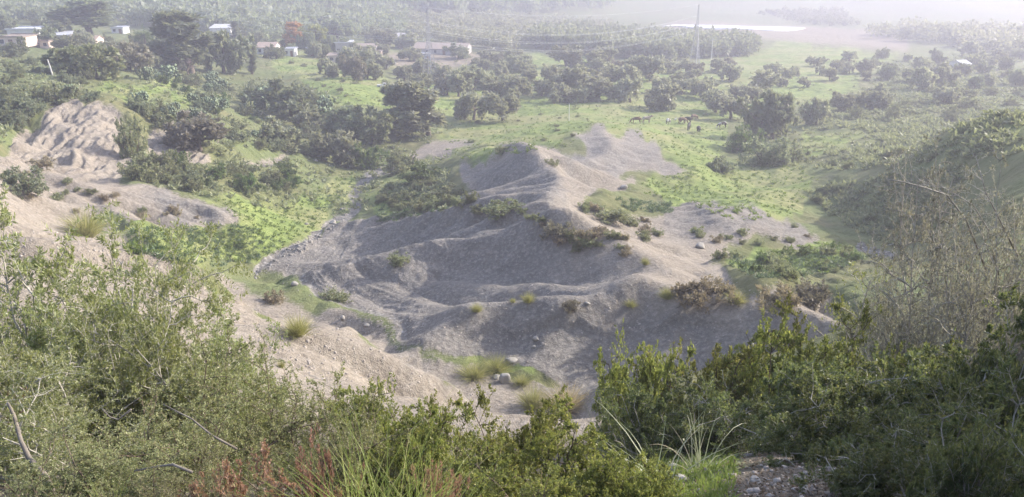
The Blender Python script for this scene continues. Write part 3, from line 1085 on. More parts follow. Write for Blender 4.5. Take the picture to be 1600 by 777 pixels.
S('dark_tree', 'round', 'shrub', 598, 222, 66, 48, 'dark dense tree, right one of the pair beside the tall grey tree', 'tree')
S('poplar_tree', 'tall', 'olive', 640, 206, 46, 66, 'tall grey-green tree, left half of the tallest clump in the valley', 'tree')
S('poplar_tree', 'tall', 'olive', 670, 213, 56, 78, 'tall grey-green tree, right half of the tallest clump in the valley', 'tree')
S('olive_tree', 'olive', 'olive', 740, 188, 46, 40, 'grey olive tree, left one of two right of the tallest clump', 'tree')
S('olive_tree', 'olive', 'olive', 786, 190, 48, 42, 'grey olive tree, right one of two right of the tallest clump', 'tree')
S('olive_tree', 'round', 'olive', 434, 226, 56, 38, 'rounded olive tree alone on the grass below the dark thicket', 'tree')
S('olive_tree', 'round', 'olive', 480, 205, 46, 30, 'small grey olive touching the foot of the dark thicket', 'tree')
S('olive_tree', 'round', 'grey', 312, 236, 74, 48, 'wide grey shrub-like tree beside the cracked clay cliff', 'tree')
S('olive_tree', 'round', 'olive', 530, 257, 62, 50, 'silvery olive at the bend of the stony stream bed', 'tree')
S('bush', 'shrub', 'green', 578, 262, 50, 36, 'green bush right of the silvery olive at the stream bend', 'bush')
S('bush', 'shrub', 'shrub', 622, 268, 48, 28, 'low olive-green bush at the grey bare patch by the stream', 'bush')
S('bush', 'shrub', 'green', 665, 280, 56, 22, 'broad green bush at the head of the scrubby slope', 'bush')
S('bush', 'shrub', 'shrub', 705, 308, 50, 15, 'dull bush against the foot of the grey cone hill', 'bush')
S('bush', 'shrub', 'shrub', 622, 300, 50, 13, 'dark shaded bush above the rubble of the stream bed', 'bush')
S('olive_tree', 'olive', 'olive', 1035, 172, 46, 36, 'olive tree with an open crown and forked trunk above the grazing cattle', 'tree')
S('olive_tree', 'olive', 'olive', 984, 160, 42, 36, 'domed grey olive casting shade, left of the forked olive', 'tree')
S('olive_tree', 'olive', 'olive', 1118, 176, 44, 36, 'pale olive right of the forked olive, behind the cattle', 'tree')
S('olive_tree', 'olive', 'olive', 1142, 186, 46, 34, 'pale olive nearest the right end of the cattle herd', 'tree')
S('dark_tree', 'round', 'dark', 1206, 217, 68, 66, 'big bluish dark tree right of the cattle pasture', 'tree')
S('olive_tree', 'round', 'olive', 1275, 196, 38, 38, 'grey round tree right of the big bluish tree', 'tree')
S('bush', 'shrub', 'green', 1160, 238, 52, 36, 'green bush on the pasture edge, left of the dark hedge clump', 'bush')
S('bush', 'shrub', 'dark', 1195, 258, 70, 40, 'dark hedge clump below the big bluish tree', 'bush')
S('bush', 'shrub', 'shrub', 1235, 252, 46, 32, 'bush at the right end of the dark hedge clump', 'bush')
S('bush', 'shrub', 'dark', 1123, 268, 36, 22, 'lone round bush in the middle of the bright pasture', 'bush')
S('bush', 'shrub', 'dark', 40, 302, 58, 34, 'dark bush on the pale clay at the left edge', 'bush')
S('bush', 'shrub', 'dry', 62, 262, 34, 14, 'thin dry bush on the clay ridge at the left edge', 'bush')
S('bush', 'shrub', 'shrub', 210, 240, 40, 52, 'tall scrubby bush in the notch of the clay cliff', 'bush')
S('bush', 'shrub', 'shrub', 226, 285, 50, 34, 'scrubby bush at the foot of the notch in the clay cliff', 'bush')
S('bush', 'shrub', 'grey', 868, 369, 38, 22, 'grey twiggy bush on the crest of the marl spine', 'bush')
S('bush', 'shrub', 'shrub', 792, 330, 54, 15, 'flat green bush where the marl spine meets the cone hill', 'bush')
S('bush', 'shrub', 'shrub', 752, 332, 36, 11, 'small olive-green bush left of the flat bush on the spine', 'bush')
S('scrub', 'low', 'dry', 1082, 472, 72, 34, 'greyish dome of dry brush on the eroded rim', 'bush')
S('scrub', 'low', 'dry', 1215, 476, 70, 34, 'brownish mound of dry brush at the right end of the rim', 'bush')
S('scrub', 'low', 'grey', 1262, 468, 70, 32, 'grey mound of brush between the rim and the sapling', 'bush')
S('scrub', 'low', 'dry', 1122, 458, 46, 22, 'straw-coloured brush behind the greyish dome on the rim', 'bush')
S('scrub', 'low', 'grey', 892, 486, 26, 14, 'tiny grey brush hanging on the eroded rim', 'bush')
S('scrub', 'low', 'shrub', 785, 240, 20, 10, 'tiny bush on the very top of the grey cone hill', 'bush')
S('scrub', 'low', 'shrub', 862, 258, 24, 9, 'thin scrub beside the path down from the cone hill', 'bush')
S('scrub', 'low', 'shrub', 945, 340, 56, 15, 'wide scrub patch on the tan flank of the marl spine', 'bush')
S('scrub', 'low', 'dry', 930, 366, 40, 10, 'dry scrub on the tan flank below the wide scrub patch', 'bush')
S('scrub', 'low', 'dry', 430, 472, 30, 18, 'dry brown bush on the near spur above the grass tuft', 'bush')
S('scrub', 'low', 'shrub', 520, 468, 44, 14, 'low green bush in the gully behind the near spur', 'bush')
S('scrub', 'low', 'shrub', 625, 412, 34, 14, 'little green bush amid the folds of the grey marl', 'bush')
S('bush', 'shrub', 'yellow', 1345, 520, 56, 40, 'yellowish bush at the foot of the sapling', 'bush')

S('olive_tree', 'round', 'olive', 640, 76, 34, 24, 'round grey tree screening the pale-roofed shed above the barn', 'tree')
S('olive_tree', 'round', 'olive', 604, 72, 36, 26, 'round grey tree at the left end of the pale-roofed shed', 'tree')
S('evergreen_tree', 'round', 'dark', 716, 92, 34, 22, 'dark round tree hiding the right end of the barn', 'tree')
S('olive_tree', 'round', 'olive', 640, 96, 30, 20, 'round grey tree on the yard left of the container cabin', 'tree')
S('olive_tree', 'round', 'olive', 556, 100, 40, 28, 'round grey tree in front of the grey block house', 'tree')
S('evergreen_tree', 'round', 'shrub', 432, 92, 24, 16, 'small dark tree at the right corner of the tile-roofed house', 'tree')
S('evergreen_tree', 'round', 'shrub', 508, 92, 22, 20, 'small tree between the white shed and the cream lean-to', 'tree')
S('evergreen_tree', 'round', 'shrub', 106, 80, 40, 22, 'dull tree in front of the long white shed', 'tree')
OLIVE = (1.0, 'olive_tree', 'olive', 'olive', 'tree', (3.6, 5.8), 1.15)
ROUND = (.5, 'olive_tree', 'round', 'olive', 'tree', (3.2, 5.0), 1.2)
DARKT = (.3, 'evergreen_tree', 'round', 'dark', 'tree', (3.6, 6.0), 1.1)
SHRUB = (1.0, 'bush', 'shrub', 'shrub', 'bush', (1.0, 2.2), 1.5)
DSHRUB = (.6, 'bush', 'shrub', 'dark', 'bush', (1.2, 2.6), 1.5)
GSHRUB = (.5, 'bush', 'shrub', 'green', 'bush', (1.0, 2.0), 1.4)
LOWS = (1.0, 'scrub', 'low', 'shrub', 'scrub', (.4, .9), 2.0)
LOWD = (.5, 'scrub', 'low', 'dry', 'scrub', (.35, .7), 2.0)
CACT = (.8, 'prickly_pear', 'cactus', 'cactus', 'cactus', (1.3, 2.3), 1.3)
GREYT = (.25, 'olive_tree', 'round', 'grey', 'tree', (3.0, 5.0), 1.1)


def wt(c, w, h=None):
    return (w,) + c[1:5] + ((h if h else c[5]),) + c[6:]


WORDS = {('olive', 'olive'): 'grey-green olive tree', ('round', 'olive'): 'round-crowned olive tree', ('round', 'dark'): 'dark evergreen tree', ('shrub', 'shrub'): 'dull green bush', ('shrub', 'dark'): 'dark green bush',
         ('shrub', 'green'): 'fresh green bush', ('low', 'shrub'): 'low green scrub bush', ('low', 'dry'): 'low dry scrub bush', ('cactus', 'cactus'): 'prickly pear clump', ('round', 'grey'): 'greyish thin-leaved tree',
         ('low', 'dark'): 'low dark scrub bush', ('tall', 'dark'): 'tall dark tree'}


def Z(where, poly, n, choices, sep):
    scatter(poly, n, choices, sep, lambda c: WORDS[(c[2], c[3])] + ' ' + where, lambda c: WORDS[(c[2], c[3])] + 's ' + where)


Z('in the grove at the pylon foot', [(640, 118), (700, 100), (800, 100), (800, 165), (720, 168), (690, 150), (640, 135)], 26, [OLIVE, ROUND, GREYT], 17)
Z('in the grove right of the pylon', [(800, 100), (900, 100), (1000, 108), (1000, 140), (900, 165), (800, 160)], 32, [OLIVE, ROUND, GREYT], 17)
Z('just below the farm yard', [(505, 118), (560, 100), (640, 108), (640, 130), (560, 128), (520, 124)], 13, [OLIVE, ROUND, GREYT], 18)
Z('along the pasture behind the cattle', [(1000, 105), (1140, 112), (1190, 130), (1190, 172), (1150, 176), (1060, 150), (1000, 140)], 22, [OLIVE, ROUND, GREYT], 20)
Z('on the plain right of the poles', [(1190, 112), (1330, 95), (1380, 125), (1300, 135), (1200, 140)], 16, [wt(OLIVE, 1, (2.6, 4.2)), ROUND], 20)
Z('in the thicket far to the right', [(1380, 88), (1600, 85), (1600, 140), (1420, 140), (1340, 112)], 34, [wt(ROUND, 1), wt(SHRUB, .7, (2, 3.6)), wt(DARKT, .5, (3, 5))], 19)
Z('in the hedges right of the bluish tree', [(1290, 150), (1600, 140), (1600, 190), (1420, 200), (1320, 185)], 34, [wt(SHRUB, 1, (1.4, 2.8)), wt(DSHRUB, .5), wt(ROUND, .3, (2.6, 4))], 20)
Z('between pasture and shaded hill', [(1290, 235), (1400, 215), (1600, 195), (1600, 235), (1480, 246), (1380, 268), (1300, 262)], 26, [wt(SHRUB, 1, (.5, 1.2)), wt(DSHRUB, .5, (.5, 1.2))], 18)
Z('on the shaded hill to the right', [(1260, 300), (1400, 275), (1500, 262), (1480, 350), (1400, 380), (1300, 340)], 16, [wt(LOWS, 1, (.5, 1.1)), wt(DSHRUB, .3, (.8, 1.4))], 24)
Z('on the stony slope under the farmhouse', [(0, 92), (70, 100), (150, 128), (100, 160), (0, 175)], 26, [wt(SHRUB, 1, (.8, 1.7)), wt(DSHRUB, .6, (1, 2)), LOWS], 17)
Z('behind the cracked clay cliff', [(0, 160), (95, 150), (60, 178), (20, 205), (0, 212)], 12, [wt(DSHRUB, 1, (1, 1.8)), wt(SHRUB, .6)], 16)
Z('along the top of the clay cliff', [(90, 150), (260, 168), (330, 185), (310, 205), (240, 195), (190, 160), (100, 158)], 17, [CACT, wt(DSHRUB, 1, (.9, 1.7)), SHRUB], 15)
Z('on the hedge bank below the evergreens', [(215, 125), (300, 122), (400, 140), (420, 160), (400, 192), (320, 176), (240, 140)], 34, [wt(CACT, 1.2), wt(DSHRUB, 1), GSHRUB], 15)
Z('on the green bank above the stream', [(200, 250), (300, 248), (380, 262), (470, 262), (490, 290), (430, 312), (330, 305), (230, 285)], 32, [wt(SHRUB, 1, (.8, 1.7)), wt(GSHRUB, .7, (.8, 1.6)), wt(DSHRUB, .4, (.8, 1.5))], 18)
Z('around the lone rounded olive', [(340, 190), (520, 196), (520, 236), (480, 246), (380, 232), (340, 215)], 14, [wt(SHRUB, 1, (.7, 1.6)), wt(CACT, .5, (.8, 1.4)), DSHRUB], 22)
Z('on the scrubby slope above the stream', [(590, 285), (660, 282), (720, 300), (740, 325), (640, 335), (590, 330)], 20, [wt(LOWS, 1, (.5, 1.1)), wt(SHRUB, .5, (.7, 1.3))], 16)
Z('along the crest of the marl spine', [(735, 322), (800, 318), (850, 345), (940, 385), (900, 392), (840, 352), (770, 335)], 15, [wt(LOWS, 1, (.3, .6)), LOWD], 14)
Z('on the tan flank of the spine', [(880, 320), (1000, 340), (1040, 372), (980, 400), (930, 360)], 15, [wt(LOWS, .6, (.3, .7)), wt(LOWD, 1, (.3, .6))], 16)
Z('in the green gully right of the spine', [(1110, 402), (1300, 385), (1370, 400), (1330, 428), (1200, 436)], 22, [wt(LOWS, 1, (.35, .8)), wt(GSHRUB, .5, (.4, .8))], 16)
Z('on the mounds beside the pasture', [(1060, 350), (1120, 370), (1240, 355), (1320, 388), (1250, 384), (1120, 388)], 12, [wt(LOWS, 1, (.3, .55)), wt(LOWD, .6, (.25, .5))], 16)
Z('on the pale clay at the left edge', [(0, 250), (120, 290), (330, 345), (250, 352), (80, 330), (0, 300)], 18, [wt(LOWD, 1, (.25, .55)), wt(LOWS, .5, (.3, .6))], 16)
Z('on the grass below the farm', [(420, 95), (520, 110), (640, 140), (600, 168), (470, 128)], 12, [wt(LOWS, 1, (.5, 1.0)), wt(SHRUB, .4, (.8, 1.4))], 18)
Z('on the open pasture', [(700, 200), (900, 170), (1000, 182), (930, 196), (880, 230), (720, 235)], 9, [wt(LOWS, 1, (.4, .8))], 22)
Z('around the farm cluster', [(400, 66), (500, 78), (560, 62), (640, 66), (720, 90), (620, 84), (520, 98), (420, 92)], 22, [wt(ROUND, 1, (2.6, 4)), wt(DARKT, .6, (3, 5)), wt(SHRUB, .6, (1.2, 2.2))], 20)
Z('around the farmhouse at the left', [(0, 50), (100, 40), (190, 76), (270, 80), (270, 116), (170, 112), (110, 84), (0, 58)], 24, [wt(ROUND, 1, (3, 4.6)), wt(DARKT, 1, (3, 5)), wt(SHRUB, .6, (1.5, 2.6))], 22)


# far woods, too many to count: one object each
def mass(name, label, poly, n, hr, leaf, quads=70, wid=1.0, rows=None):
    r = np.random.default_rng(len(name) + n)
    xs, ys = [p[0] for p in poly], [p[1] for p in poly]
    P = []
    while len(P) < n:
        px, py = r.uniform(min(xs), max(xs)), r.uniform(min(ys), max(ys))
        if inside(poly, px, py):
            if rows:
                p = hit(px, py, 150)
                y = round(p[1] / rows) * rows
                P.append(Vector((round(p[0] / (rows * .8)) * rows * .8, y, 0)))
                P[-1][2] = ground(P[-1][0], P[-1][1])
            else:
                if any((px - q[0]) ** 2 + (2.4 * (py - q[1])) ** 2 < q[2] ** 2 for q in TAKEN):
                    if r.random() < .9:
                        continue
                P.append(hit(px, py, 120))
    P = np.array([tuple(p) for p in P])
    h = r.uniform(hr[0], hr[1], n)
    w = h * wid * r.uniform(.7, 1.2, n)
    N = n * quads
    par = np.repeat(np.arange(n), quads)
    d = unit(r.normal(0, 1, (N, 3)))
    # a few lobes per crown, leaf faces in and around each
    nl = 6
    lob = r.normal(0, .20, (n, nl, 3)) * [1, 1, .8]
    pick = lob[par, r.integers(0, nl, N)]
    pos = pick + d * (r.uniform(.45, 1, N) ** .6 * .22)[:, None]
    c = P[par] + pos * np.c_[w, w, h][par] + np.c_[0 * h, 0 * h, h * .55][par]
    v, q = leaf_quads(r, c, unit(d + r.normal(0, .7, (N, 3))), 1.0, .6)
    sz = (.26 * h)[par]
    v = (v.reshape(-1, 4, 3) - c[:, None]) * sz[:, None, None] + c[:, None]
    o = link(bpy.data.objects.new(name, mesh_np(name, v.reshape(-1, 3), q, mats=[M_LEAF[leaf]])))
    return tag(o, label, None, kind='stuff')


mass('woodland', 'hazy wooded hillside of grey-green trees beyond the farms', [(-200, -60), (640, -50), (640, 62), (560, 60), (420, 66), (200, 40), (100, 38), (-200, 40)], 1500, (5, 9.5), 'dark', 90, 1.1)
mass('forest', 'dark hazy pine wood on the far hill', [(480, -50), (960, -50), (958, 18), (860, 22), (700, 28), (560, 6)], 800, (8, 13), 'dark', 80, .8)
mass('plantation', 'dark block of plantation trees on the plain', [(835, 66), (900, 52), (960, 60), (1060, 66), (1180, 72), (1184, 88), (1120, 90), (1050, 96), (960, 92), (835, 78)], 700, (5, 7.5), 'dark', 90, .9)
mass('scrubland', 'hazy olive orchards between farm and pine wood', [(640, 30), (830, 32), (980, 44), (960, 56), (840, 60), (800, 82), (700, 72), (640, 60)], 420, (3.4, 6), 'olive', 80, 1.1)
mass('orchard', 'rows of small orchard trees on the far plain', [(1180, 22), (1310, 18), (1335, 44), (1260, 40)], 420, (3, 4.6), 'shrub', 50, 1.0, rows=11)
mass('hedgerow', 'far hedge trees fading into the haze at right', [(1340, 52), (1600, 58), (1600, 90), (1480, 74), (1380, 62)], 170, (5, 9), 'olive', 80, 1.0)


# undergrowth, rubble and leafy ground plants: nobody could count them
def clumps(name, label, zones, leaf, size, quads, mat=None, keep=None, upright=.5, ymin=0.0, wide=.38):
    r = np.random.default_rng(len(label))
    P = []
    for poly, n in zones:
        xs, ys = [p[0] for p in poly], [p[1] for p in poly]
        k = 0
        while k < n:
            px, py = r.uniform(min(xs), max(xs)), r.uniform(min(ys), max(ys))
            if inside(poly, px, py):
                k += 1
                if keep is None or keep(px, py, r):
                    q_ = hit(px, py)
                    if q_[1] > ymin:
                        P.append(tuple(q_))
    P = np.array(P)
    n = len(P)
    h = r.uniform(size[0], size[1], n)
    par = np.repeat(np.arange(n), quads)
    N = n * quads
    d = unit(r.normal(0, 1, (N, 3)) * [1, 1, .7] + [0, 0, upright])
    d[:, 2] = np.abs(d[:, 2])
    base = P[par] + np.c_[r.normal(0, .28, (N, 2)) * h[par][:, None], np.zeros(N)]
    v, q = leaf_quads(r, base * 0, d, 1.0, wide)
    v = v.reshape(-1, 4, 3) * h[par][:, None, None] + base[:, None]
    o = link(bpy.data.objects.new(name, mesh_np(name, v.reshape(-1, 3), q, mats=[mat or M_LEAF[leaf]])))
    return tag(o, label, None, kind='stuff')


M_ASPH = foliage('leafy ground plants', (.09, .14, .075), (.17, .22, .125), None, .45, .3)
clumps('ground_cover', 'leafy dark green ground plants on the grassy flats', [
    ([(200, 360), (390, 352), (440, 380), (400, 415), (300, 418), (200, 395)], 400), ([(470, 300), (545, 305), (545, 335), (500, 340)], 70),
    ([(590, 300), (720, 310), (700, 328), (590, 352)], 280), ([(1110, 400), (1200, 405), (1360, 400), (1300, 428), (1180, 436)], 240), ([(960, 310), (1050, 318), (1050, 335), (980, 330)], 130)],
    None, (.18, .36), 20, M_ASPH, None, .9, 0.0, .17)


def not_bare(px, py, r):
    return zone(M_BARE, np.array([px]), np.array([py]))[0] < .3 and zone(M_LUSH, np.array([px]), np.array([py]))[0] < r.random() * 1.2


clumps('undergrowth', 'rough low scrub covering the uncultivated slopes', [
    ([(0, 90), (420, 120), (700, 170), (700, 330), (420, 330), (0, 240)], 2200), ([(1150, 100), (1600, 80), (1600, 240), (1480, 250), (1350, 268), (1150, 260)], 1500), ([(1260, 300), (1400, 275), (1500, 262), (1480, 350), (1400, 390), (1300, 340)], 700),
    ([(640, 95), (1150, 100), (1150, 180), (700, 200)], 800)], 'shrub', (.35, .8), 14, None, not_bare, .4)
clumps('scrub_cover', 'continuous grey-green scrub covering the hazy rough ground at right', [
    ([(1230, 120), (1400, 95), (1600, 85), (1600, 240), (1480, 248), (1380, 262), (1280, 240), (1290, 165)], 1500)], 'shrub', (.5, 1.2), 34, None, lambda px, py, r: zone(M_LUSH, np.array([px]), np.array([py]))[0] < .35, .3, 98.0, .24)
M_GRASSB = foliage('meadow grass', (.11, .155, .045), (.22, .27, .085), None, .6, .4)


def lush_only(px, py, r):
    return zone(M_LUSH, np.array([px]), np.array([py]))[0] > .45


clumps('grass', 'bright green meadow grass on the valley floor', [
    ([(150, 100), (640, 85), (640, 170), (560, 340), (400, 415), (200, 395), (130, 150)], 4200), ([(690, 150), (1400, 160), (1300, 430), (1000, 350), (690, 250)], 4200)], None, (.14, .34), 10, M_GRASSB, lush_only, .8)


def stones(name, label, zones, sz, mat, keep=None):
    r = np.random.default_rng(len(label) + 3)
    P = []
    for poly, n in zones:
        xs, ys = [p[0] for p in poly], [p[1] for p in poly]
        k = 0
        while k < n:
            px, py = r.uniform(min(xs), max(xs)), r.uniform(min(ys), max(ys))
            if inside(poly, px, py):
                k += 1
                if keep is None or keep(px, py, r):
                    P.append(tuple(hit(px, py)))
    P = np.array(P)
    n = len(P)
    o8 = np.array([(-1, -1, -1), (1, -1, -1), (1, 1, -1), (-1, 1, -1), (-.7, -.7, .8), (.7, -.7, .8), (.7, .7, .8), (-.7, .7, .8)], float)
    f = np.array([(0, 1, 5, 4), (1, 2, 6, 5), (2, 3, 7, 6), (3, 0, 4, 7), (4, 5, 6, 7)])
    s = sz[0] + (sz[1] - sz[0]) * r.random(n) ** 3.5
    v = o8[None] * (1 + r.normal(0, .25, (n, 8, 3))) * (s[:, None, None] * r.uniform(.6, 1.2, (n, 1, 3)) * [1, 1, .7])
    a = r.uniform(0, 6.28, n)
    x = v[..., 0] * np.cos(a)[:, None] - v[..., 1] * np.sin(a)[:, None]
    y = v[..., 0] * np.sin(a)[:, None] + v[..., 1] * np.cos(a)[:, None]
    v = np.stack([x, y, v[..., 2]], -1) + P[:, None]
    q = (f[None] + np.arange(n)[:, None, None] * 8).reshape(-1, 4)
    o = link(bpy.data.objects.new(name, mesh_np(name, v.reshape(-1, 3), q, mats=[mat])))
    return tag(o, label, None, kind='stuff')


def rock_material(name, a, b):
    w = NT(name)
    g = w.n('ShaderNodeNewGeometry')
    co = w.n('ShaderNodeTexCoord').outputs['Object']
    nz = w.noise(co, 5, 5)
    c = w.mix(w.math('ADD', w.math('MULTIPLY', g.outputs['Random Per Island'], .6), w.math('MULTIPLY', nz, .4)), a, b)
    return w.done(w.bsdf(c, .92, .2, w.noise(co, 14, 4), .05, .7))


M_STONE = rock_material('pale limestone', (.19, .175, .155), (.36, .34, .31))
M_RUB = rock_material('stream rubble', (.15, .135, .12), (.30, .28, .25))
M_PEB = rock_material('clay pebbles', (.18, .15, .13), (.42, .38, .34))


def bare_only(px, py, r):
    return zone(M_BARE, np.array([px]), np.array([py]))[0] > .5


def in_stream(px, py, r):
    return zone(M_STREAM, np.array([px]), np.array([py]))[0] > .35


stones('pebbles', 'loose pebbles and clods strewn over the bare clay', [
    ([(0, 240), (380, 330), (800, 600), (900, 640), (500, 600), (200, 480), (0, 400)], 3800), ([(400, 430), (560, 350), (830, 240), (1000, 290), (1290, 375), (1330, 500), (980, 595), (700, 560)], 4500),
    ([(10, 225), (100, 160), (190, 165), (340, 240), (120, 268)], 500)], (.008, .055), M_PEB, bare_only)
stones('rubble', 'pale stream-bed rubble winding between the slopes', [([(380, 440), (380, 400), (560, 240), (640, 240), (600, 330), (440, 440)], 1900), ([(1330, 380), (1410, 384), (1410, 410), (1330, 400)], 300)], (.03, .20), M_RUB, in_stream)

# ------------------------------------------------------------------ farm buildings, pylons, wires, cattle, stones, tufts
M_WHITE = plain('whitewashed wall', (.58, .57, .55), .9, .2, .12, 1.5)
M_PINKW = plain('pinkish plaster', (.62, .50, .43), .9, .2, .15, 1.2)
M_GREYW = plain('grey block wall', (.40, .38, .37), .9, .2, .2, 1.5)
M_SHEET = plain('pale sheet-metal roof', (.52, .52, .54), .55, .4, .15, .8)
M_TILE = plain('faded tile roof', (.42, .32, .26), .85, .2, .25, 2.5)
M_BROWN = plain('brown flat roof', (.31, .25, .21), .9, .2, .2, 1.5)
M_DARK = plain('dark opening', (.035, .035, .04), .6, .4, .2, 2)
M_WOODD = plain('old wooden door', (.20, .12, .08), .8, .2, .3, 4)
M_BLUE = plain('blue-grey painted steel', (.30, .34, .42), .6, .3, .2, 2)
M_STEEL = plain('galvanised steel', (.30, .30, .32), .5, .5, .12, 1.0)
M_CONC = plain('pale concrete pole', (.58, .56, .53), .9, .2, .12, 1.0)
M_CABLE = plain('aluminium cable', (.55, .55, .57), .45, .5, .05, 1.0)
def plastic():
    w = NT('white plastic sheeting')
    co = w.n('ShaderNodeTexCoord').outputs['Object']
    wv = w.n('ShaderNodeTexWave', bands_direction='DIAGONAL')
    w.set(wv.inputs['Vector'], co)
    wv.inputs['Scale'].default_value = .09
    wv.inputs['Distortion'].default_value = .6
    return w.done(w.bsdf(w.mix(w.ramp(wv.outputs['Fac'], .1, .9), (.70, .70, .71), (.90, .90, .91)), .35, .6))


M_PLASTIC = plastic()
M_YARD = plain('dusty yard', (.44, .36, .30), .95, .1, .15, .6)
EAST = radians(14)


def house(name, label, cat_, px, py, wpx, hpx, depth, wall_m, roof_m, rz=0.0, gable=0.0, wins=2, door=True, over=.25, shed=False, group=None):
    """A small building standing on the ground seen at (px, py): walls, roof, windows with frames, a door with a handle."""
    p = hit(px, py, 100)
    k = mpp(p)
    w, h = wpx * k, hpx * k
    e = empty(name, (p[0], p[1] + depth / 2, p[2] - .3), rz)
    tag(e, label, cat_, group)
    H = h + .3
    wb = MB()
    wb.box((0, 0, H / 2), (w, depth, H))
    if gable:
        wb.add([(-w / 2, -depth / 2, H), (-w / 2, depth / 2, H), (-w / 2, 0, H + gable), (w / 2, -depth / 2, H), (w / 2, depth / 2, H), (w / 2, 0, H + gable)], [(0, 2, 1), (3, 4, 5)])
    wb.build('wall', wall_m, e)
    rb = MB()
    t = .12
    if gable:
        for s in (-1, 1):
            y0, z0 = s * (depth / 2 + over), H - gable * over / (depth / 2)
            vs = [(-w / 2 - over, y0, z0), (w / 2 + over, y0, z0), (w / 2 + over, 0, H + gable), (-w / 2 - over, 0, H + gable)]
            vs = [(a, b, c + .01) for a, b, c in vs] + [(a, b, c + t) for a, b, c in vs]
            rb.add(vs, [(3, 2, 1, 0), (4, 5, 6, 7), (0, 1, 5, 4), (1, 2, 6, 5), (2, 3, 7, 6), (3, 0, 4, 7)])
    elif shed:
        dz = depth * .10
        vs = [(-w / 2 - over, -depth / 2 - over, H + .02), (w / 2 + over, -depth / 2 - over, H + .02), (w / 2 + over, depth / 2 + over, H + dz), (-w / 2 - over, depth / 2 + over, H + dz)]
        vs = vs + [(a, b, c + t) for a, b, c in vs]
        rb.add(vs, [(3, 2, 1, 0), (4, 5, 6, 7), (0, 1, 5, 4), (1, 2, 6, 5), (2, 3, 7, 6), (3, 0, 4, 7)])
        wb2 = MB().add([(-w / 2, -depth / 2, H), (-w / 2, depth / 2, H), (-w / 2, depth / 2, H + dz), (w / 2, -depth / 2, H), (w / 2, depth / 2, H), (w / 2, depth / 2, H + dz)], [(0, 2, 1), (3, 4, 5), (1, 2, 5, 4)])
        wb2.build('gable_wall', wall_m, e)
    else:
        rb.box((0, 0, H + t / 2 + .005), (w + over * 2, depth + over * 2, t))
        for sx, sy, lx, ly in ((0, -1, w + over * 2, .15), (0, 1, w + over * 2, .15)):
            rb.box((sx, sy * (depth / 2 + over - .075), H + t + .13), (lx, ly, .25))
    rb.build('roof', roof_m, e)
    n = wins + (1 if door else 0)
    for i in range(n):
        x = -w / 2 + w * (i + .5) / n
        ww = min(1.1, w / n * .5)
        if door and i == n // 2:
            dh = min(2.05, H * .8)
            d = MB().box((x, -depth / 2 - .02, dh / 2), (ww, .06, dh)).build('door', M_WOODD, e)
            MB().box((x + ww * .35, -depth / 2 - .07, dh * .5), (.06, .05, .14)).build('handle', M_DARK, d)
        else:
            wz = min(H * .6, 1.75)
            f = MB().box((x, -depth / 2 - .02, wz), (ww, .05, min(1.0, H * .4))).build('window', M_DARK, e)
            fb = MB()
            for sx in (-1, 1):
                fb.box((x + sx * (ww / 2 + .03), -depth / 2 - .03, wz), (.07, .08, min(1.0, H * .4)))
            fb.box((x, -depth / 2 - .03, wz - min(1.0, H * .4) / 2 - .04), (ww + .2, .14, .08))
            fb.build('frame', M_WHITE, f)
    return e


house('farmhouse', 'white flat-roofed farmhouse, tallest of the left cluster', 'house', 36, 70, 44, 22, 7, M_WHITE, M_SHEET, EAST * .4, 0, 2, True)
house('farmhouse', 'pinkish farmhouse with brown flat roof at the left edge', 'house', 18, 73, 40, 14, 6, M_PINKW, M_BROWN, 0, 0, 2, True)
house('outbuilding', 'low reddish outbuilding in front of the white farmhouse', 'house', 60, 75, 34, 10, 4, M_PINKW, M_BROWN, 0, 0, 2, True)
house('shed', 'long white metal-roofed shed right of the white farmhouse', 'shed', 84, 66, 46, 10, 6, M_GREYW, M_SHEET, 0, 0, 2, True, shed=True)
house('house', 'small house with a tiled roof half hidden under the eucalyptus', 'house', 140, 70, 20, 7, 5, M_PINKW, M_TILE, 0, 1.0, 1, True)
house('house', 'tiny white house between eucalyptus and palm', 'house', 184, 53, 18, 8, 5, M_WHITE, M_SHEET, 0, 0, 1, True)
house('house', 'white-roofed house rising over the dark evergreens', 'house', 344, 60, 32, 14, 8, M_WHITE, M_SHEET, EAST * .3, 0, 2, True, shed=True)
house('house', 'cream house with a hipped tile roof left of the orange tree', 'house', 416, 86, 28, 11, 6, M_WHITE, M_TILE, 0, 1.2, 2, True)
house('shed', 'low white shed under the orange autumn tree', 'shed', 452, 88, 16, 10, 4, M_WHITE, M_SHEET, 0, 0, 1, True)
house('shed', 'small white shed with a dark doorway under the yellow-green tree', 'shed', 488, 88, 16, 12, 4, M_WHITE, M_SHEET, 0, 0, 0, True)
house('house', 'grey block house with a white parapet in the farm cluster', 'house', 536, 86, 26, 18, 7, M_GREYW, M_SHEET, EAST * .5, 0, 2, True)
house('shed', 'cream lean-to at the front of the farm cluster', 'shed', 525, 98, 26, 10, 4, M_PINKW, M_BROWN, 0, 0, 2, False, shed=True)
house('shed', 'grey shed behind the farm yard', 'shed', 570, 84, 34, 9, 6, M_GREYW, M_BROWN, 0, 0, 2, True, shed=True)
house('shed', 'small brown shed on the farm yard', 'shed', 590, 90, 10, 8, 4, M_BROWN, M_BROWN, 0, 0, 0, True)
house('barn', 'long low barn with a brown roof behind the pylon', 'barn', 690, 86, 84, 9, 12, M_GREYW, M_BROWN, -EAST * .5, 1.6, 5, True)
house('container', 'bluish steel container cabin on the yard left of the pylon', 'container', 663, 97, 17, 11, 3, M_BLUE, M_SHEET, EAST, 0, 1, True)
house('shed', 'long greenhouse-like shed with pale roof above the barn', 'shed', 622, 64, 46, 6, 10, M_GREYW, M_GREYW, -EAST * .6, 1.0, 3, False)
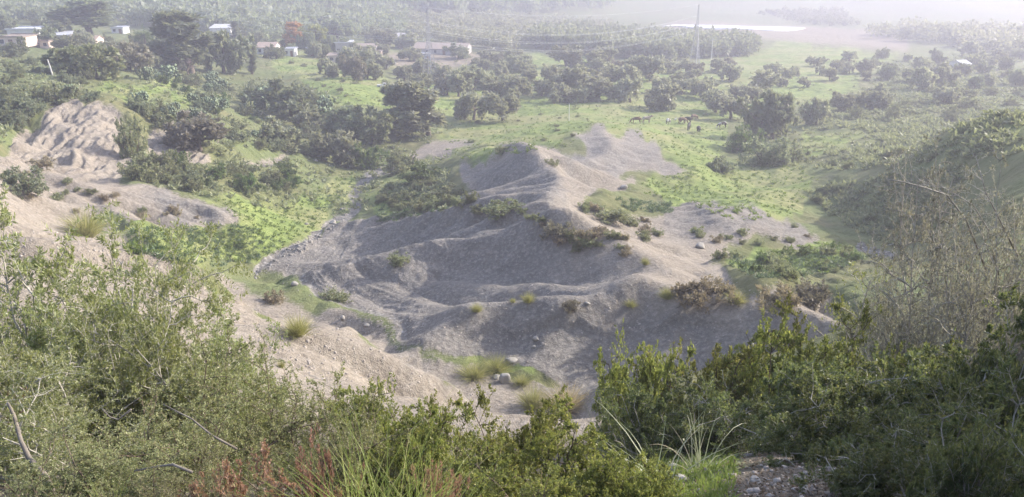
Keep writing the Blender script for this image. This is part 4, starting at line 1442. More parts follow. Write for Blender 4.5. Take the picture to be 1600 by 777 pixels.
house('house', 'isolated white-roofed house on the hazy plain at right', 'house', 1507, 106, 16, 5, 6, M_WHITE, M_SHEET, EAST, 1.0, 1, True)

# white lorry on the grass
p = hit(598, 137, 100)
k = mpp(p)
e = empty('parked_van', p, radians(8), (17 * k / 5.0,) * 3)
tag(e, 'small white pickup van parked under the olive trees below the farm', 'van')
b = MB()
prof = [(-2.5, .5), (2.4, .5), (2.5, 1.0), (1.9, 1.2), (1.3, 1.9), (.2, 1.9), (0, 1.25), (-2.5, 1.25)]
b.add([(x, -.85, z) for x, z in prof] + [(x, .85, z) for x, z in prof], [tuple(range(8)), tuple(range(15, 7, -1))] + [(i, i + 8, (i + 1) % 8 + 8, (i + 1) % 8) for i in range(8)])
b.build('body', M_WHITE, e)
MB().add([(1.83, -.8, 1.27), (1.83, .8, 1.27), (1.36, .8, 1.84), (1.36, -.8, 1.84)], [(0, 1, 2, 3)]).build('windscreen', M_DARK, e).location.x = .02
MB().box((.8, -.86, 1.55), (.85, .03, .45)).build('side_window', M_DARK, e)
for sx in (-1.6, 1.6):
    for sy in (-.8, .8):
        MB().tube([(sx, sy - .1, .36), (sx, sy + .1, .36)], .36, 14).build('wheel', M_DARK, e)

# dusty yard surface is part of the ground; white plastic-covered beds on the plain
c0, c1 = [], []
ring = [(1036, 41), (1056, 38.5), (1090, 38), (1130, 39.5), (1180, 43), (1230, 45.5), (1258, 48), (1250, 51.5), (1210, 52), (1150, 49.5), (1100, 46), (1060, 43.5)]
pts = [hit(x, 45.5 + (y - 45.5) * .62, 250) for x, y in ring]
zc_ = max(q[2] for q in pts) + .6
zz = [q[2] for q in pts]
vt = [(q[0], q[1], q[2] + .55) for q in pts]
vb = [(q[0], q[1], q[2] - .5) for q in pts]
n = len(pts)
cx_ = np.mean([v[0] for v in vt]); cy_ = np.mean([v[1] for v in vt]); cz_ = np.mean([v[2] for v in vt])
m = MB().add(vt + vb + [(cx_, cy_, cz_ + .15)], [(i, (i + 1) % n, 2 * n) for i in range(n)] + [(i + n, (i + 1) % n + n, (i + 1) % n, i) for i in range(n)])
o = m.build('plastic_tunnels', M_PLASTIC)
tag(o, 'long gleaming white plastic-covered crop beds on the far plain', 'crop cover')


# lattice pylons
def beam(b, a, c, r):
    b.tube([a, c], r, 4, False)


def pylon(label, px, py, hpx, rz, thick=.10):
    p = hit(px, py, 120)
    H = hpx * mpp(p)
    e = empty('lattice_pylon', p, rz)
    tag(e, label, 'pylon', None)

    def half(z):
        t = z / H
        return (H * .085) * (1 - t / .55) + H * .022 * (t / .55) if t < .55 else H * .022 * (1 - (t - .55) / .45) + H * .006 * ((t - .55) / .45)
    legs, brace, levels = MB(), MB(), []
    zs = [-1.0] + [H * f for f in (.12, .23, .33, .42, .49, .55, .60, .65, .70, .75, .80, .85, .90, .95, 1.0)]
    C = [(-1, -1), (1, -1), (1, 1), (-1, 1)]
    for sx, sy in C:
        legs.tube([(sx * half(max(z, 0)), sy * half(max(z, 0)), z) for z in zs], [thick * 1.2] * 6 + [thick * .9] * (len(zs) - 6), 4)
    for z0, z1 in zip(zs[:-1], zs[1:]):
        h0, h1 = half(max(z0, 0)), half(z1)
        for i in range(4):
            (ax, ay), (bx, by) = C[i], C[(i + 1) % 4]
            beam(brace, (ax * h0, ay * h0, z0), (bx * h1, by * h1, z1), thick * .5)
            beam(brace, (bx * h0, by * h0, z0), (ax * h1, ay * h1, z1), thick * .5)
            beam(brace, (ax * h1, ay * h1, z1), (bx * h1, by * h1, z1), thick * .5)
    tips = []
    for f, L in ((.60, .115), (.72, .095), (.84, .075)):
        z = H * f
        arms, ins = MB(), MB()
        levels.append((arms, ins))
        for sy in (-1, 1):
            beam(arms, (-half(z) * .9, sy * half(z), z), (half(z) * .9, sy * half(z), z), thick * .55)
        for s in (-1, 1):
            tip = (s * H * L, 0, z + H * .012)
            for sy in (-1, 1):
                beam(arms, (s * half(z) * .9, sy * half(z), z), tip, thick * .55)
                beam(arms, (s * half(z) * .9, sy * half(z), z + H * .045), tip, thick * .55)
            ins.tube([tip, (tip[0], 0, tip[2] - H * .035)], thick * .7, 6)
            tips.append(Vector((tip[0], 0, tip[2] - H * .035)))
    tips.append(Vector((0, 0, H)))
    legs.build('legs', M_STEEL, e)
    brace.build('bracing', M_STEEL, e)
    for arms, ins in levels:
        ins.build('insulators', M_WHITE, arms.build('cross_arm', M_STEEL, e))
    R = Matrix.Rotation(rz, 3, 'Z')
    return [Vector(p) + R @ t for t in tips]


T1 = pylon('tall steel lattice pylon at the edge of the farm yard', 672, 130, 113, radians(62), .065)
T2 = pylon('hazy steel lattice pylon behind the two pale poles', 1085, 99, 88, radians(70), .055)
T3 = [t + Vector((-150, 60, 22)) for t in T1]
LV = ['lower', 'lower', 'middle', 'middle', 'upper', 'upper', 'topmost']
SIDE = ['near', 'far']


def wire(a, b, sag, label, r=.05):
    pts = [a.lerp(b, t) - Vector((0, 0, 4 * sag * t * (1 - t))) for t in np.linspace(0, 1, 25)]
    o = MB().tube(pts, r, 4, False).build('power_line', M_CABLE)
    tag(o, label, 'cable', 'power lines')


for i in range(7):
    nm = LV[i] + ('' if i == 6 else ' ' + SIDE[i % 2])
    wire(T1[i], T2[i], 5.0 if i < 6 else 3, 'pale cable from the %s arm of the farm pylon to the hazy pylon' % nm if i < 6 else 'topmost pale cable joining the tips of both pylons', .024)
    wire(T1[i], T3[i], 6.0 if i < 6 else 4, 'pale cable from the %s arm of the farm pylon out over the left hill' % nm if i < 6 else 'topmost pale cable from the farm pylon tip over the left hill', .02)


def pole(name, label, px, py, hpx, r, arm=True, mat=None, lean=0.0, group=None):
    p = hit(px, py, 60)
    H = hpx * mpp(p)
    e = empty(name, p)
    tag(e, label, 'pole', group)
    MB().tube([(0, 0, -.5), (lean * H * .5, 0, H * .5), (lean * H, 0, H)], [r, r * .85, r * .65], 8).build('post', mat or M_CONC, e)
    if arm:
        a = MB()
        a.box((lean * H, 0, H * .93), (1.5, .10, .10), .5)
        a.build('cross_arm', M_STEEL, e)
        ib = MB()
        for s in (-.85, 0, .85):
            x, y = lean * H + s * cos(.5), s * sin(.5)
            ib.tube([(x, y, H * .93 + .06), (x, y, H * .93 + .36)], .06, 6)
        ib.build('insulators', M_WHITE, e)


pole('utility_pole', 'pale concrete pole with cross arm just right of the hazy pylon', 1088, 99, 46, .17, True)
pole('utility_pole', 'pale concrete pole standing alone further right of the hazy pylon', 1110, 108, 46, .17, True)
pole('utility_pole', 'thin leaning wooden pole on the slope under the farmhouse', 83, 119, 24, .12, False, M_CONC, -.16)
pole('utility_pole', 'thin pale pole amid the bright pasture', 889, 190, 28, .07, False)
pole('utility_pole', 'hazy pale pole on the hillside left of the pine wood', 786, 46, 30, .16, True)


# ---- cattle: one continuous body each, grown with a skin
def cow_mesh(name, graze, mat):
    V = [(-.75, 0, 1.15), (-.3, 0, 1.10), (.2, 0, 1.08), (.62, 0, 1.16)]
    E = [(0, 1), (1, 2), (2, 3)]
    R = [(.27, .30), (.33, .38), (.33, .38), (.25, .30)]

    def chain(start, pts, rad):
        prev = start
        for p_, r_ in zip(pts, rad):
            V.append(p_)
            R.append((r_, r_))
            E.append((prev, len(V) - 1))
            prev = len(V) - 1
        return prev
    if graze:
        h = chain(3, [(.95, 0, .95), (1.15, 0, .55)], [.17, .13])
        chain(h, [(1.28, 0, .28), (1.33, 0, .08)], [.13, .09])
        hd = (1.18, 0, .45)
    else:
        h = chain(3, [(.90, 0, 1.38), (1.08, 0, 1.55)], [.17, .14])
        chain(h, [(1.32, 0, 1.45), (1.52, 0, 1.34)], [.13, .09])
        hd = (1.1, 0, 1.62)
    for s in (-1, 1):
        chain(3, [(.58, .17 * s, .82), (.60, .18 * s, .45), (.58, .18 * s, .05)], [.12, .065, .06])
        chain(0, [(-.72, .19 * s, .88), (-.62, .20 * s, .62), (-.80, .20 * s, .42), (-.76, .20 * s, .05)], [.16, .10, .065, .06])
        chain(h, [(hd[0] - .02, .20 * s, hd[2] + .06)], [.04])
    chain(0, [(-1.02, 0, 1.10), (-1.08, 0, .72), (-1.06, 0, .5)], [.05, .03, .045])
    me0 = bpy.data.meshes.new('cow skeleton')
    me0.from_pydata(V, E, [])
    tmp = bpy.data.objects.new('cow skeleton', me0)
    COL.objects.link(tmp)
    tmp.modifiers.new('skin', 'SKIN')
    ss = tmp.modifiers.new('sub', 'SUBSURF')
    ss.levels = ss.render_levels = 1
    for i, r_ in enumerate(R):
        me0.skin_vertices[0].data[i].radius = r_
    me0.skin_vertices[0].data[1].use_root = True
    bpy.context.view_layer.update()
    dg = bpy.context.evaluated_depsgraph_get()
    out = bpy.data.meshes.new_from_object(tmp.evaluated_get(dg))
    bpy.data.objects.remove(tmp)
    out.name = name
    out.materials.clear()
    out.materials.append(mat)
    out.polygons.foreach_set('use_smooth', [True] * len(out.polygons))
    return out


def hide(name, a, b, lo=.45, hi=.55):
    w = NT(name)
    co = w.n('ShaderNodeTexCoord').outputs['Object']
    return w.done(w.bsdf(w.mix(w.ramp(w.noise(co, 1.1, 2), lo, hi), a, b), .75, .2))


M_COWB = hide('brown hide', (.16, .10, .065), (.22, .15, .10))
M_COWD = hide('dark hide', (.05, .045, .04), (.08, .07, .06))
M_COWP = hide('patched hide', (.09, .07, .055), (.62, .58, .52))
M_COWG = hide('greyish tan hide', (.28, .23, .18), (.36, .31, .25))
COWS = {}
for (px, py, kind, graze, rz, label) in (
        (994, 194, M_COWB, True, 2.9, 'brown grazing cow, leftmost of the herd'),
        (1010, 193, M_COWG, False, .25, 'greyish tan cow with raised head, second from the left of the herd'),
        (1044, 195, M_COWP, True, 1.1, 'patched cow grazing apart in the middle of the herd'),
        (1066, 194, M_COWB, True, .3, 'brown cow at the back of the herd behind the dark cow'),
        (1073, 193, M_COWD, True, 2.7, 'black cow at the back, tight against the brown cow'),
        (1076, 203, M_COWD, True, -1.9, 'large dark cow nearest the bright grass, seen end-on'),
        (1091, 208, M_COWD, True, 1.5, 'dark cow facing away at the front right of the herd'),
        (1084, 189, M_COWB, True, .6, 'small brown cow farthest back under the pale olives'),
        (1128, 203, M_COWP, True, 3.3, 'patched cow alone at the right end by the bushes')):
    key = (kind.name, graze)
    if key not in COWS:
        COWS[key] = cow_mesh('cow', graze, kind)
    o = link(bpy.data.objects.new('cow', COWS[key]))
    p = hit(px, py, 80)
    o.location, o.rotation_euler = p, (0, 0, rz)
    o.scale = (.92,) * 3
    tag(o, label, 'cow', 'grazing cattle')
# white egret
p = hit(1055, 191, 80)
e = empty('egret', p, .5, (1.3,) * 3)
tag(e, 'white egret standing among the grazing cattle', 'bird')
MB().tube([(-.24, 0, .26), (-.1, 0, .32), (.08, 0, .38), (.15, 0, .46), (.13, 0, .56), (.18, 0, .62), (.24, 0, .62)], [.02, .09, .085, .045, .03, .038, .02], 8).build('body', M_WHITE, e, True)
MB().tube([(.24, 0, .62), (.34, 0, .60)], [.016, .004], 6).build('bill', M_TILE, e)
for s in (-.035, .035):
    MB().tube([(.0, s, .30), (.02, s, .15), (.0, s, -.03)], .011, 5).build('leg', M_DARK, e)


# ---- single stones
def stone(label, px, py, wpx, hpx, seed, grp=None, name='rock'):
    r = np.random.default_rng(seed)
    p = hit(px, py, 14)
    k = mpp(p)
    n, mm = 12, 8
    vs, fs = [], []
    for i in range(mm + 1):
        th = pi * i / mm
        for j in range(n):
            ph = 2 * pi * j / n
            vs.append((sin(th) * cos(ph), sin(th) * sin(ph), cos(th)))
    v = np.array(vs)
    for _ in range(9):
        nrm = unit(r.normal(0, 1, 3))
        dd = v @ nrm
        cut = r.uniform(.55, .8)
        v = v - np.maximum(dd - cut, 0)[:, None] * nrm
    v *= np.array([wpx * k * .62, wpx * k * .5, hpx * k * .62])
    for i in range(mm):
        for j in range(n):
            j2 = (j + 1) % n
            fs.append((i * n + j, (i + 1) * n + j, (i + 1) * n + j2, i * n + j2))
    o = link(bpy.data.objects.new(name, mesh_np(name, v, np.array(fs), mats=[M_STONE])))
    o.location = (p[0], p[1], p[2] + hpx * k * .14)
    o.rotation_euler = (0, 0, r.uniform(0, 6))
    tag(o, label, 'rock', grp)


for a in (
        ('grey upright boulder in the bright green gully behind the near spur', 789, 598, 17, 24, 1), ('flat pale rock lying at the top of the green gully', 798, 566, 20, 10, 2), ('small pale rock left of the upright boulder', 776, 592, 14, 8, 3),
        ('pale stone below the left folds at the gully mouth', 462, 446, 12, 8, 4), ('pale stone at the end of the near spur gully', 536, 500, 9, 8, 5), ('pale stone on the gully floor, right of its twin', 573, 510, 10, 6, 6),
        ('grey stone halfway down the face under the eroded rim', 838, 532, 11, 8, 7), ('smaller grey stone just below the one on the marl face', 834, 544, 7, 5, 8), ('dark grey boulder on the right mound', 1094, 388, 16, 12, 9),
        ('pale boulder group stone where the green meets the grey flank', 975, 295, 12, 8, 10), ('white stone on the green bank by the stream', 494, 252, 6, 4, 11), ('white stone on the asphodel flat', 479, 352, 6, 4, 12),
        ('pale block sitting on the rim of the eroded crest', 917, 476, 9, 5, 13), ('pale boulder at the lower bend of the stream bed', 520, 350, 12, 8, 14)):
    stone(*a)


# ---- esparto tufts
def tuft_mesh(seed, n, L, spread, width, mat, droop=-.10):
    r = np.random.default_rng(seed)
    st = np.c_[r.normal(0, spread * .25, (n, 2)), np.full(n, -.02)]
    d = np.c_[st[:, :2] / spread * 1.6 + r.normal(0, .22, (n, 2)), np.ones(n)]
    pts = grow(r, st, d, L * r.uniform(.55, 1.1, n), 5, .05, droop)
    K1 = pts.shape[1]
    side = unit(np.cross(pts[:, -1] - pts[:, 0], r.normal(0, 1, (n, 3))))
    wd = width * np.linspace(1, .12, K1)[None, :, None]
    v = np.stack([pts - side[:, None] * wd / 2, pts + side[:, None] * wd / 2], 2)
    idx = np.arange(n * K1 * 2).reshape(n, K1, 2)
    q = np.stack([idx[:, :-1, 0], idx[:, :-1, 1], idx[:, 1:, 1], idx[:, 1:, 0]], -1).reshape(-1, 4)
    return mesh_np('tuft', v.reshape(-1, 3), q, mats=[mat])


def blades(name, a, b, c=None, tr=.35):
    w = NT(name)
    g = w.n('ShaderNodeNewGeometry')
    co = w.n('ShaderNodeTexCoord').outputs['Generated']
    sx = w.n('ShaderNodeSeparateXYZ')
    w.set(sx.inputs[0], co)
    col = w.mix(g.outputs['Random Per Island'], a, b)
    if c is not None:
        col = w.mix(w.ramp(g.outputs['Random Per Island'], .75, .95), col, c)
    t = w.n('ShaderNodeBsdfTranslucent')
    w.set(t.inputs[0], col)
    m_ = w.n('ShaderNodeMixShader')
    m_.inputs[0].default_value = tr
    w.t.links.new(w.bsdf(col, .5, .3), m_.inputs[1])
    w.t.links.new(t.outputs[0], m_.inputs[2])
    return w.done(m_.outputs[0])


M_ESP = blades('esparto grass', (.25, .26, .075), (.38, .37, .13), (.46, .41, .20))
M_STRAW = blades('dry straw grass', (.38, .30, .16), (.50, .42, .26), (.30, .30, .12))
M_FRESH = blades('fresh long grass', (.17, .22, .045), (.30, .35, .10), (.42, .38, .17), .45)
TUFTS = [tuft_mesh(s, 620, 1.0, .55, .017, m_, -.16) for s, m_ in ((1, M_ESP), (2, M_ESP), (3, M_STRAW), (4, M_STRAW))]
for px, py, wpx, hpx, v, label in (
        (465, 524, 42, 38, 0, 'yellow-green grass tuft standing on the near bright spur'), (135, 368, 62, 44, 1, 'wide yellow-green grass tuft at the upper end of the near spur'),
        (825, 472, 20, 18, 1, 'round yellow tuft on the rim of the eroded crest'), (745, 487, 18, 15, 0, 'small yellow tuft at the left end of the eroded rim'),
        (801, 473, 10, 8, 0, 'tiny yellow tuft just left of the round one on the rim'),
        (1150, 475, 30, 24, 1, 'largest yellow tuft at the right end of the eroded rim'), (1042, 467, 24, 20, 0, 'yellow tuft beside the greyish dome of brush'), (985, 480, 18, 13, 1, 'yellow tuft in the middle of the eroded rim'),
        (1008, 414, 13, 14, 0, 'small tuft high on the tan flank of the spine'), (832, 636, 42, 40, 1, 'yellow tuft, greener left one of the pair below the spur'), (884, 642, 64, 46, 2, 'straw-coloured tuft, right one of the pair below the spur'),
        (440, 575, 12, 14, 0, 'small green tuft on the lower face of the near spur'),
        (740, 590, 50, 24, 0, 'bright green-yellow grass in the gully behind the spur'), (775, 578, 50, 22, 1, 'bright grass beside the upright boulder'), (815, 600, 30, 16, 0, 'bright grass right of the upright boulder')):
    p = hit(px, py, 14)
    k = mpp(p)
    o = link(bpy.data.objects.new('grass_tuft', TUFTS[v]))
    o.location, o.rotation_euler = p, (0, 0, prand.uniform(0, 6))
    o.scale = (wpx * k / 1.35, wpx * k / 1.35, hpx * k / .92)
    tag(o, label, 'grass tuft', 'grass tufts on the clay')

# ------------------------------------------------------------------ the bushes at the viewer's feet
M_WOLIVE = foliage('wild olive leaves', (.18, .21, .075), (.33, .34, .165), (.40, .42, .31), .45, .4, .3)
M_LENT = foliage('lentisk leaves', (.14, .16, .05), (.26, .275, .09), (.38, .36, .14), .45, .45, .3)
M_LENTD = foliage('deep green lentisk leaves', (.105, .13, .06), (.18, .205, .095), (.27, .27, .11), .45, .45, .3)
M_RED = foliage('reddened leaves', (.25, .135, .105), (.33, .195, .145), (.28, .22, .13), .5, .35, .35)
M_FINE = foliage('fine dry-green leaflets', (.18, .195, .085), (.30, .305, .155), (.40, .38, .23), .5, .4, .4)
M_THORN = foliage('tiny grey thorn leaves', (.22, .215, .165), (.36, .35, .29), (.48, .47, .42), .55, .3, .3)
M_SAP = foliage('pale sapling leaves', (.15, .18, .06), (.26, .28, .11), (.34, .33, .16), .45, .4, .4)
M_BARKG = plain('pale grey twig bark', (.40, .37, .32), .9, .2, .35, 20)
M_BARKM = plain('weathered branch', (.19, .165, .14), .9, .2, .4, 14)
M_BARKD = plain('dark twig bark', (.15, .115, .085), .9, .2, .35, 20)


def bush_mesh(kind, seed):
    """A bush about 2 m across in real leaf sizes: leaves mesh, twigs mesh."""
    r = np.random.default_rng(seed)

    def stems(n, sp, lo, hi, up=(.5, 1.2)):
        return grow(r, np.c_[r.normal(0, .16, (n, 2)), np.full(n, -.1)], np.c_[r.normal(0, sp, (n, 2)), r.uniform(up[0], up[1], n)], r.uniform(lo, hi, n), 7, .2, -.03)
    if kind == 'wolive':
        st = stems(13, .75, 1.1, 1.9)
        br = sprout(r, st, 10, .15, .7, .22, .48, 5, .2)
        tw = sprout(r, br, 8, .15, .7, .15, .5, 4, .22)
        lv = cat(leaves_on(r, tw, 30, .046, .0135, .05, .2, .65), leaves_on(r, br, 26, .046, .0135, .3, .2))
        wd = cat(tubes(st, .018, .006, 5), tubes(br, .007, .0025, 4), tubes(tw, .0028, .0012, 3))
    elif kind == 'lentisk':
        st = stems(17, .9, .95, 1.3, (.4, 1.0))
        br = sprout(r, st, 10, .2, .7, .15, .5, 5, .25)
        tw = sprout(r, br, 7, .2, .75, .15, .5, 4, .25)
        lv = cat(leaves_on(r, tw, 32, .040, .019, .1, .3, .75), leaves_on(r, br, 26, .040, .019, .2, .3))
        wd = cat(tubes(st, .015, .005, 5), tubes(br, .006, .0025, 4), tubes(tw, .0025, .0012, 3))
    elif kind == 'fine':
        st = stems(16, .9, .8, 1.5)
        br = sprout(r, st, 11, .15, .7, .2, .5, 5, .25)
        tw = sprout(r, br, 8, .1, .75, .15, .55, 4, .3)
        lv = cat(leaves_on(r, tw, 34, .024, .010, .05, .2, .7), leaves_on(r, br, 24, .024, .010, .2, .2))
        wd = cat(tubes(st, .012, .004, 4), tubes(br, .005, .002, 3), tubes(tw, .0022, .001, 3))
    elif kind == 'red':
        st = stems(12, .8, .5, .95)
        br = sprout(r, st, 8, .25, .6, .35, .5, 4, .2)
        lv = cat(leaves_on(r, br, 34, .042, .022, .1, .15, .8))
        wd = cat(tubes(st, .009, .004, 4), tubes(br, .004, .002, 3))
    elif kind == 'thorn':
        st = stems(18, .6, 1.2, 2.3, (.7, 1.3))
        br = sprout(r, st, 9, .15, .6, .1, .5, 6, .2)
        tw = sprout(r, br, 8, .1, .75, .05, .42, 4, .28)
        lv = cat(leaves_on(r, tw, 18, .030, .014, .1, .1, .7), leaves_on(r, br, 18, .030, .014, .2, .1))
        wd = cat(tubes(st, .018, .006, 4), tubes(br, .008, .003, 3), tubes(tw, .004, .002, 3))
    elif kind == 'sapling':
        st = grow(r, np.array([[0, 0, -.1]]), np.array([[.08, 0, 1.]]), np.array([1.9]), 7, .06)
        br = sprout(r, st, 16, .35, .75, .1, .5, 5, .15)
        tw = sprout(r, br, 6, .2, .7, .1, .5, 4, .2)
        lv = cat(leaves_on(r, tw, 11, .06, .022, .1, .1, .7), leaves_on(r, br, 10, .06, .022, .3, .1))
        wd = cat(tubes(st, .03, .012, 6), tubes(br, .009, .004, 4), tubes(tw, .004, .002, 3))
    return (mesh_np(kind + ' leaves', *lv, mats=[M_LENT]), mesh_np(kind + ' twigs', *wd, mats=[M_BARKG], smooth=True),
            [np.percentile(lv[0][:, 0], 98.5) - np.percentile(lv[0][:, 0], 1.5), np.percentile(lv[0][:, 1], 98.5) - np.percentile(lv[0][:, 1], 1.5), np.percentile(lv[0][:, 2], 99.2)])


NEAR = {}


def near_mesh(kind, var, leaf, bark):
    key = (kind, var)
    if key not in NEAR:
        NEAR[key] = bush_mesh(kind, 200 + var * 7 + len(kind))
    k2 = (kind, var, leaf.name)
    if k2 not in NEAR:
        a, b, d = NEAR[key]
        if key + ('used',) in NEAR:
            a, b = a.copy(), b.copy()
        NEAR[key + ('used',)] = 1
        a.materials[0] = leaf
        b.materials[0] = bark
        NEAR[k2] = (a, b, d)
    return NEAR[k2]


def near_bush(name, kind, var, leaf, bark, px, Y, top, wpx, label, cat_='bush', squash=1.0, rz=None, lift=0.0):
    """A bush whose centre is seen over photo column px at distance Y, its top at photo row top."""
    t = at(px, top, Y)
    g = ground(t[0], Y) + lift
    h = max(t[2] - g, .35)
    w = wpx * mpp(t)
    a, b, d = near_mesh(kind, var, leaf, bark)
    sxy = w / ((d[0] + d[1]) / 2)
    sz = h / d[2]
    e = empty(name, (t[0], Y, g), prand.uniform(0, 6.28) if rz is None else rz, (sxy, sxy * squash, sz))
    tag(e, label, cat_)
    link(bpy.data.objects.new('branches', b), e)
    link(bpy.data.objects.new('foliage', a), e)
    return e


NBs = near_bush
WO = ('wolive', M_WOLIVE, M_BARKG)
for (kind, var, leaf, bark, px, Y, top, w, label) in (
        # left: wild olive
        ('wolive', 0, M_WOLIVE, M_BARKG, 40, 7.6, 352, 330, 'tall wild olive bush with silvery leaves at the far left'),
        ('wolive', 1, M_WOLIVE, M_BARKG, 210, 7.0, 418, 330, 'wide wild olive bush reaching right over the bright spur'),
        ('wolive', 0, M_WOLIVE, M_BARKG, 330, 6.6, 500, 220, 'wild olive sprays at the right end of the left thicket'),
        ('wolive', 1, M_WOLIVE, M_BARKG, 90, 5.6, 500, 330, 'wild olive bush in the middle of the left thicket'),
        ('wolive', 2, M_WOLIVE, M_BARKG, -40, 5.2, 470, 300, 'wild olive bush cut off by the left edge'),
        ('wolive', 2, M_WOLIVE, M_BARKG, 270, 6.1, 474, 280, 'dense wild olive bush between the wide one and the fine-leaved bush'),
        ('wolive', 1, M_WOLIVE, M_BARKG, 140, 6.6, 402, 270, 'dense wild olive bush just right of the tallest one'),
        ('fine', 1, M_FINE, M_BARKD, 120, 3.4, 708, 260, 'low tangle of dry-green twigs at the bottom left behind the thick branch'),
        ('fine', 0, M_FINE, M_BARKD, 250, 3.3, 728, 220, 'low tangle of dry-green twigs at the bottom, left of the red shrubs'),
        ('fine', 0, M_FINE, M_BARKG, 320, 5.4, 540, 330, 'fine-leaved dry-green bush right of the wild olives'),
        ('fine', 1, M_FINE, M_BARKG, 215, 4.5, 610, 300, 'tangled fine-leaved bush under the wild olives'),
        ('wolive', 2, M_WOLIVE, M_BARKD, 70, 4.2, 620, 300, 'dark shaded low bush in the bottom left corner'),
        ('fine', 0, M_FINE, M_BARKG, 450, 5.6, 606, 240, 'fine-leaved bush below the grass tuft on the spur'),
        # centre: lentisk
        ('lentisk', 0, M_LENT, M_BARKD, 585, 5.9, 622, 200, 'glossy green bush in the centre, left of the tallest sprig'),
        ('lentisk', 1, M_LENT, M_BARKD, 690, 5.6, 622, 200, 'glossy green bush with upright sprigs below the spur end'),
        ('lentisk', 0, M_LENT, M_BARKD, 800, 5.0, 650, 230, 'bright green bush under the pair of grass tufts'),
        ('lentisk', 2, M_LENT, M_BARKD, 900, 4.3, 672, 240, 'bright green bush at the bottom, left of the bare soil'),
        ('lentisk', 1, M_LENT, M_BARKD, 790, 3.9, 700, 240, 'low green bush at the bottom edge right of the long grass'),
        ('lentisk', 2, M_LENT, M_BARKD, 970, 4.0, 712, 150, 'small leafy bush beside the white stones on the soil'),
        ('fine', 1, M_FINE, M_BARKD, 480, 4.4, 640, 260, 'thin twiggy bush behind the long grass'),
        ('lentisk', 1, M_LENT, M_BARKD, 640, 4.5, 652, 200, 'leafy bush directly behind the long grass'),
        # right: lentisk mass
        ('lentisk', 0, M_LENT, M_BARKG, 1010, 10.4, 535, 180, 'dark-sided bush at the left end of the right thicket'),
        ('lentisk', 1, M_LENT, M_BARKG, 1130, 10.8, 505, 230, 'sunlit bush below the rim, second in the right thicket'),
        ('lentisk', 2, M_LENT, M_BARKG, 1240, 10.0, 512, 220, 'yellowish sunlit bush left of the sapling'),
        ('lentisk', 0, M_LENT, M_BARKG, 1360, 9.4, 520, 230, 'sunlit bush under the sapling'),
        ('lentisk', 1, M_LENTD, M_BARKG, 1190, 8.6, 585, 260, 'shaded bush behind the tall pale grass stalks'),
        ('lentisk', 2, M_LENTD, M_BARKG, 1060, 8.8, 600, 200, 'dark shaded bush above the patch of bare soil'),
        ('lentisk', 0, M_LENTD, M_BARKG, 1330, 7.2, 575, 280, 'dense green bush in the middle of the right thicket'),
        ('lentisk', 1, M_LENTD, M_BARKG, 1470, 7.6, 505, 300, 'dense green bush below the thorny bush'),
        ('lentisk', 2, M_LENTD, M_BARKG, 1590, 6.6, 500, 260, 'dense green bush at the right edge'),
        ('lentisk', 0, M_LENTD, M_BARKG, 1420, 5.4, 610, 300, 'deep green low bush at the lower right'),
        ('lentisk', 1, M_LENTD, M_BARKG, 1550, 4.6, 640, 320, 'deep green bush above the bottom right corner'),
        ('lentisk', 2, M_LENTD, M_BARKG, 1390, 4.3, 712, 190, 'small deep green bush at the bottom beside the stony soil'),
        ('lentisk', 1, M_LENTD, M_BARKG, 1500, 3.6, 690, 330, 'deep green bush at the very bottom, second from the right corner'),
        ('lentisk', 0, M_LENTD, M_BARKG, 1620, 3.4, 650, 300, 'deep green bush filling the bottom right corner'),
        ('lentisk', 2, M_LENTD, M_BARKG, 1290, 5.6, 650, 220, 'low deep green bush above the stony soil'),
        # thorny and sapling
        ('thorn', 0, M_THORN, M_BARKG, 1560, 11.0, 262, 270, 'tall thorny grey bush with sparse leaves at the right edge'),
        ('thorn', 1, M_THORN, M_BARKG, 1480, 10.0, 400, 200, 'twiggy grey bush at the foot of the tall thorny bush'),
        ('thorn', 0, M_THORN, M_BARKG, 1620, 9.0, 350, 220, 'dense grey thorny bush cut by the right edge'),
        ('thorn', 1, M_THORN, M_BARKG, 1440, 12.5, 420, 140, 'low grey thorn bush between sapling and tall thorny bush'),
        ('fine', 1, M_THORN, M_BARKG, 1570, 12.0, 322, 250, 'dense dull grey bush filling the right edge behind the thorny branches'),
        ('fine', 0, M_THORN, M_BARKG, 1490, 11.4, 420, 190, 'dense dull grey bush left of the one filling the right edge'),
        ('sapling', 0, M_SAP, M_BARKG, 1345, 13.0, 400, 130, 'slender sapling with pale yellowish leaves and visible stem')):
    near_bush('sapling' if kind == 'sapling' else 'bush', kind, var, leaf, bark, px, Y, top, w, label, 'tree' if kind == 'sapling' else 'bush')
for px, Y, top, w, label in ((395, 3.5, 722, 170, 'red-leaved low shrub left of the long grass'), (330, 3.3, 745, 130, 'red-leaved low shrub at the bottom, left of the larger red one'), (680, 3.4, 730, 110, 'red-leaved shrub right of the long grass'),
                             (490, 3.6, 690, 100, 'sparse red-leaved sprigs just left of the long grass'), (20, 5.0, 610, 60, 'reddish dry sprays at the far left edge'), (700, 3.2, 748, 100, 'red-leaved sprigs at the bottom edge, under the green bush')):
    near_bush('red_shrub', 'red', 0, M_RED, M_BARKD, px, Y, top, w, label, 'shrub')

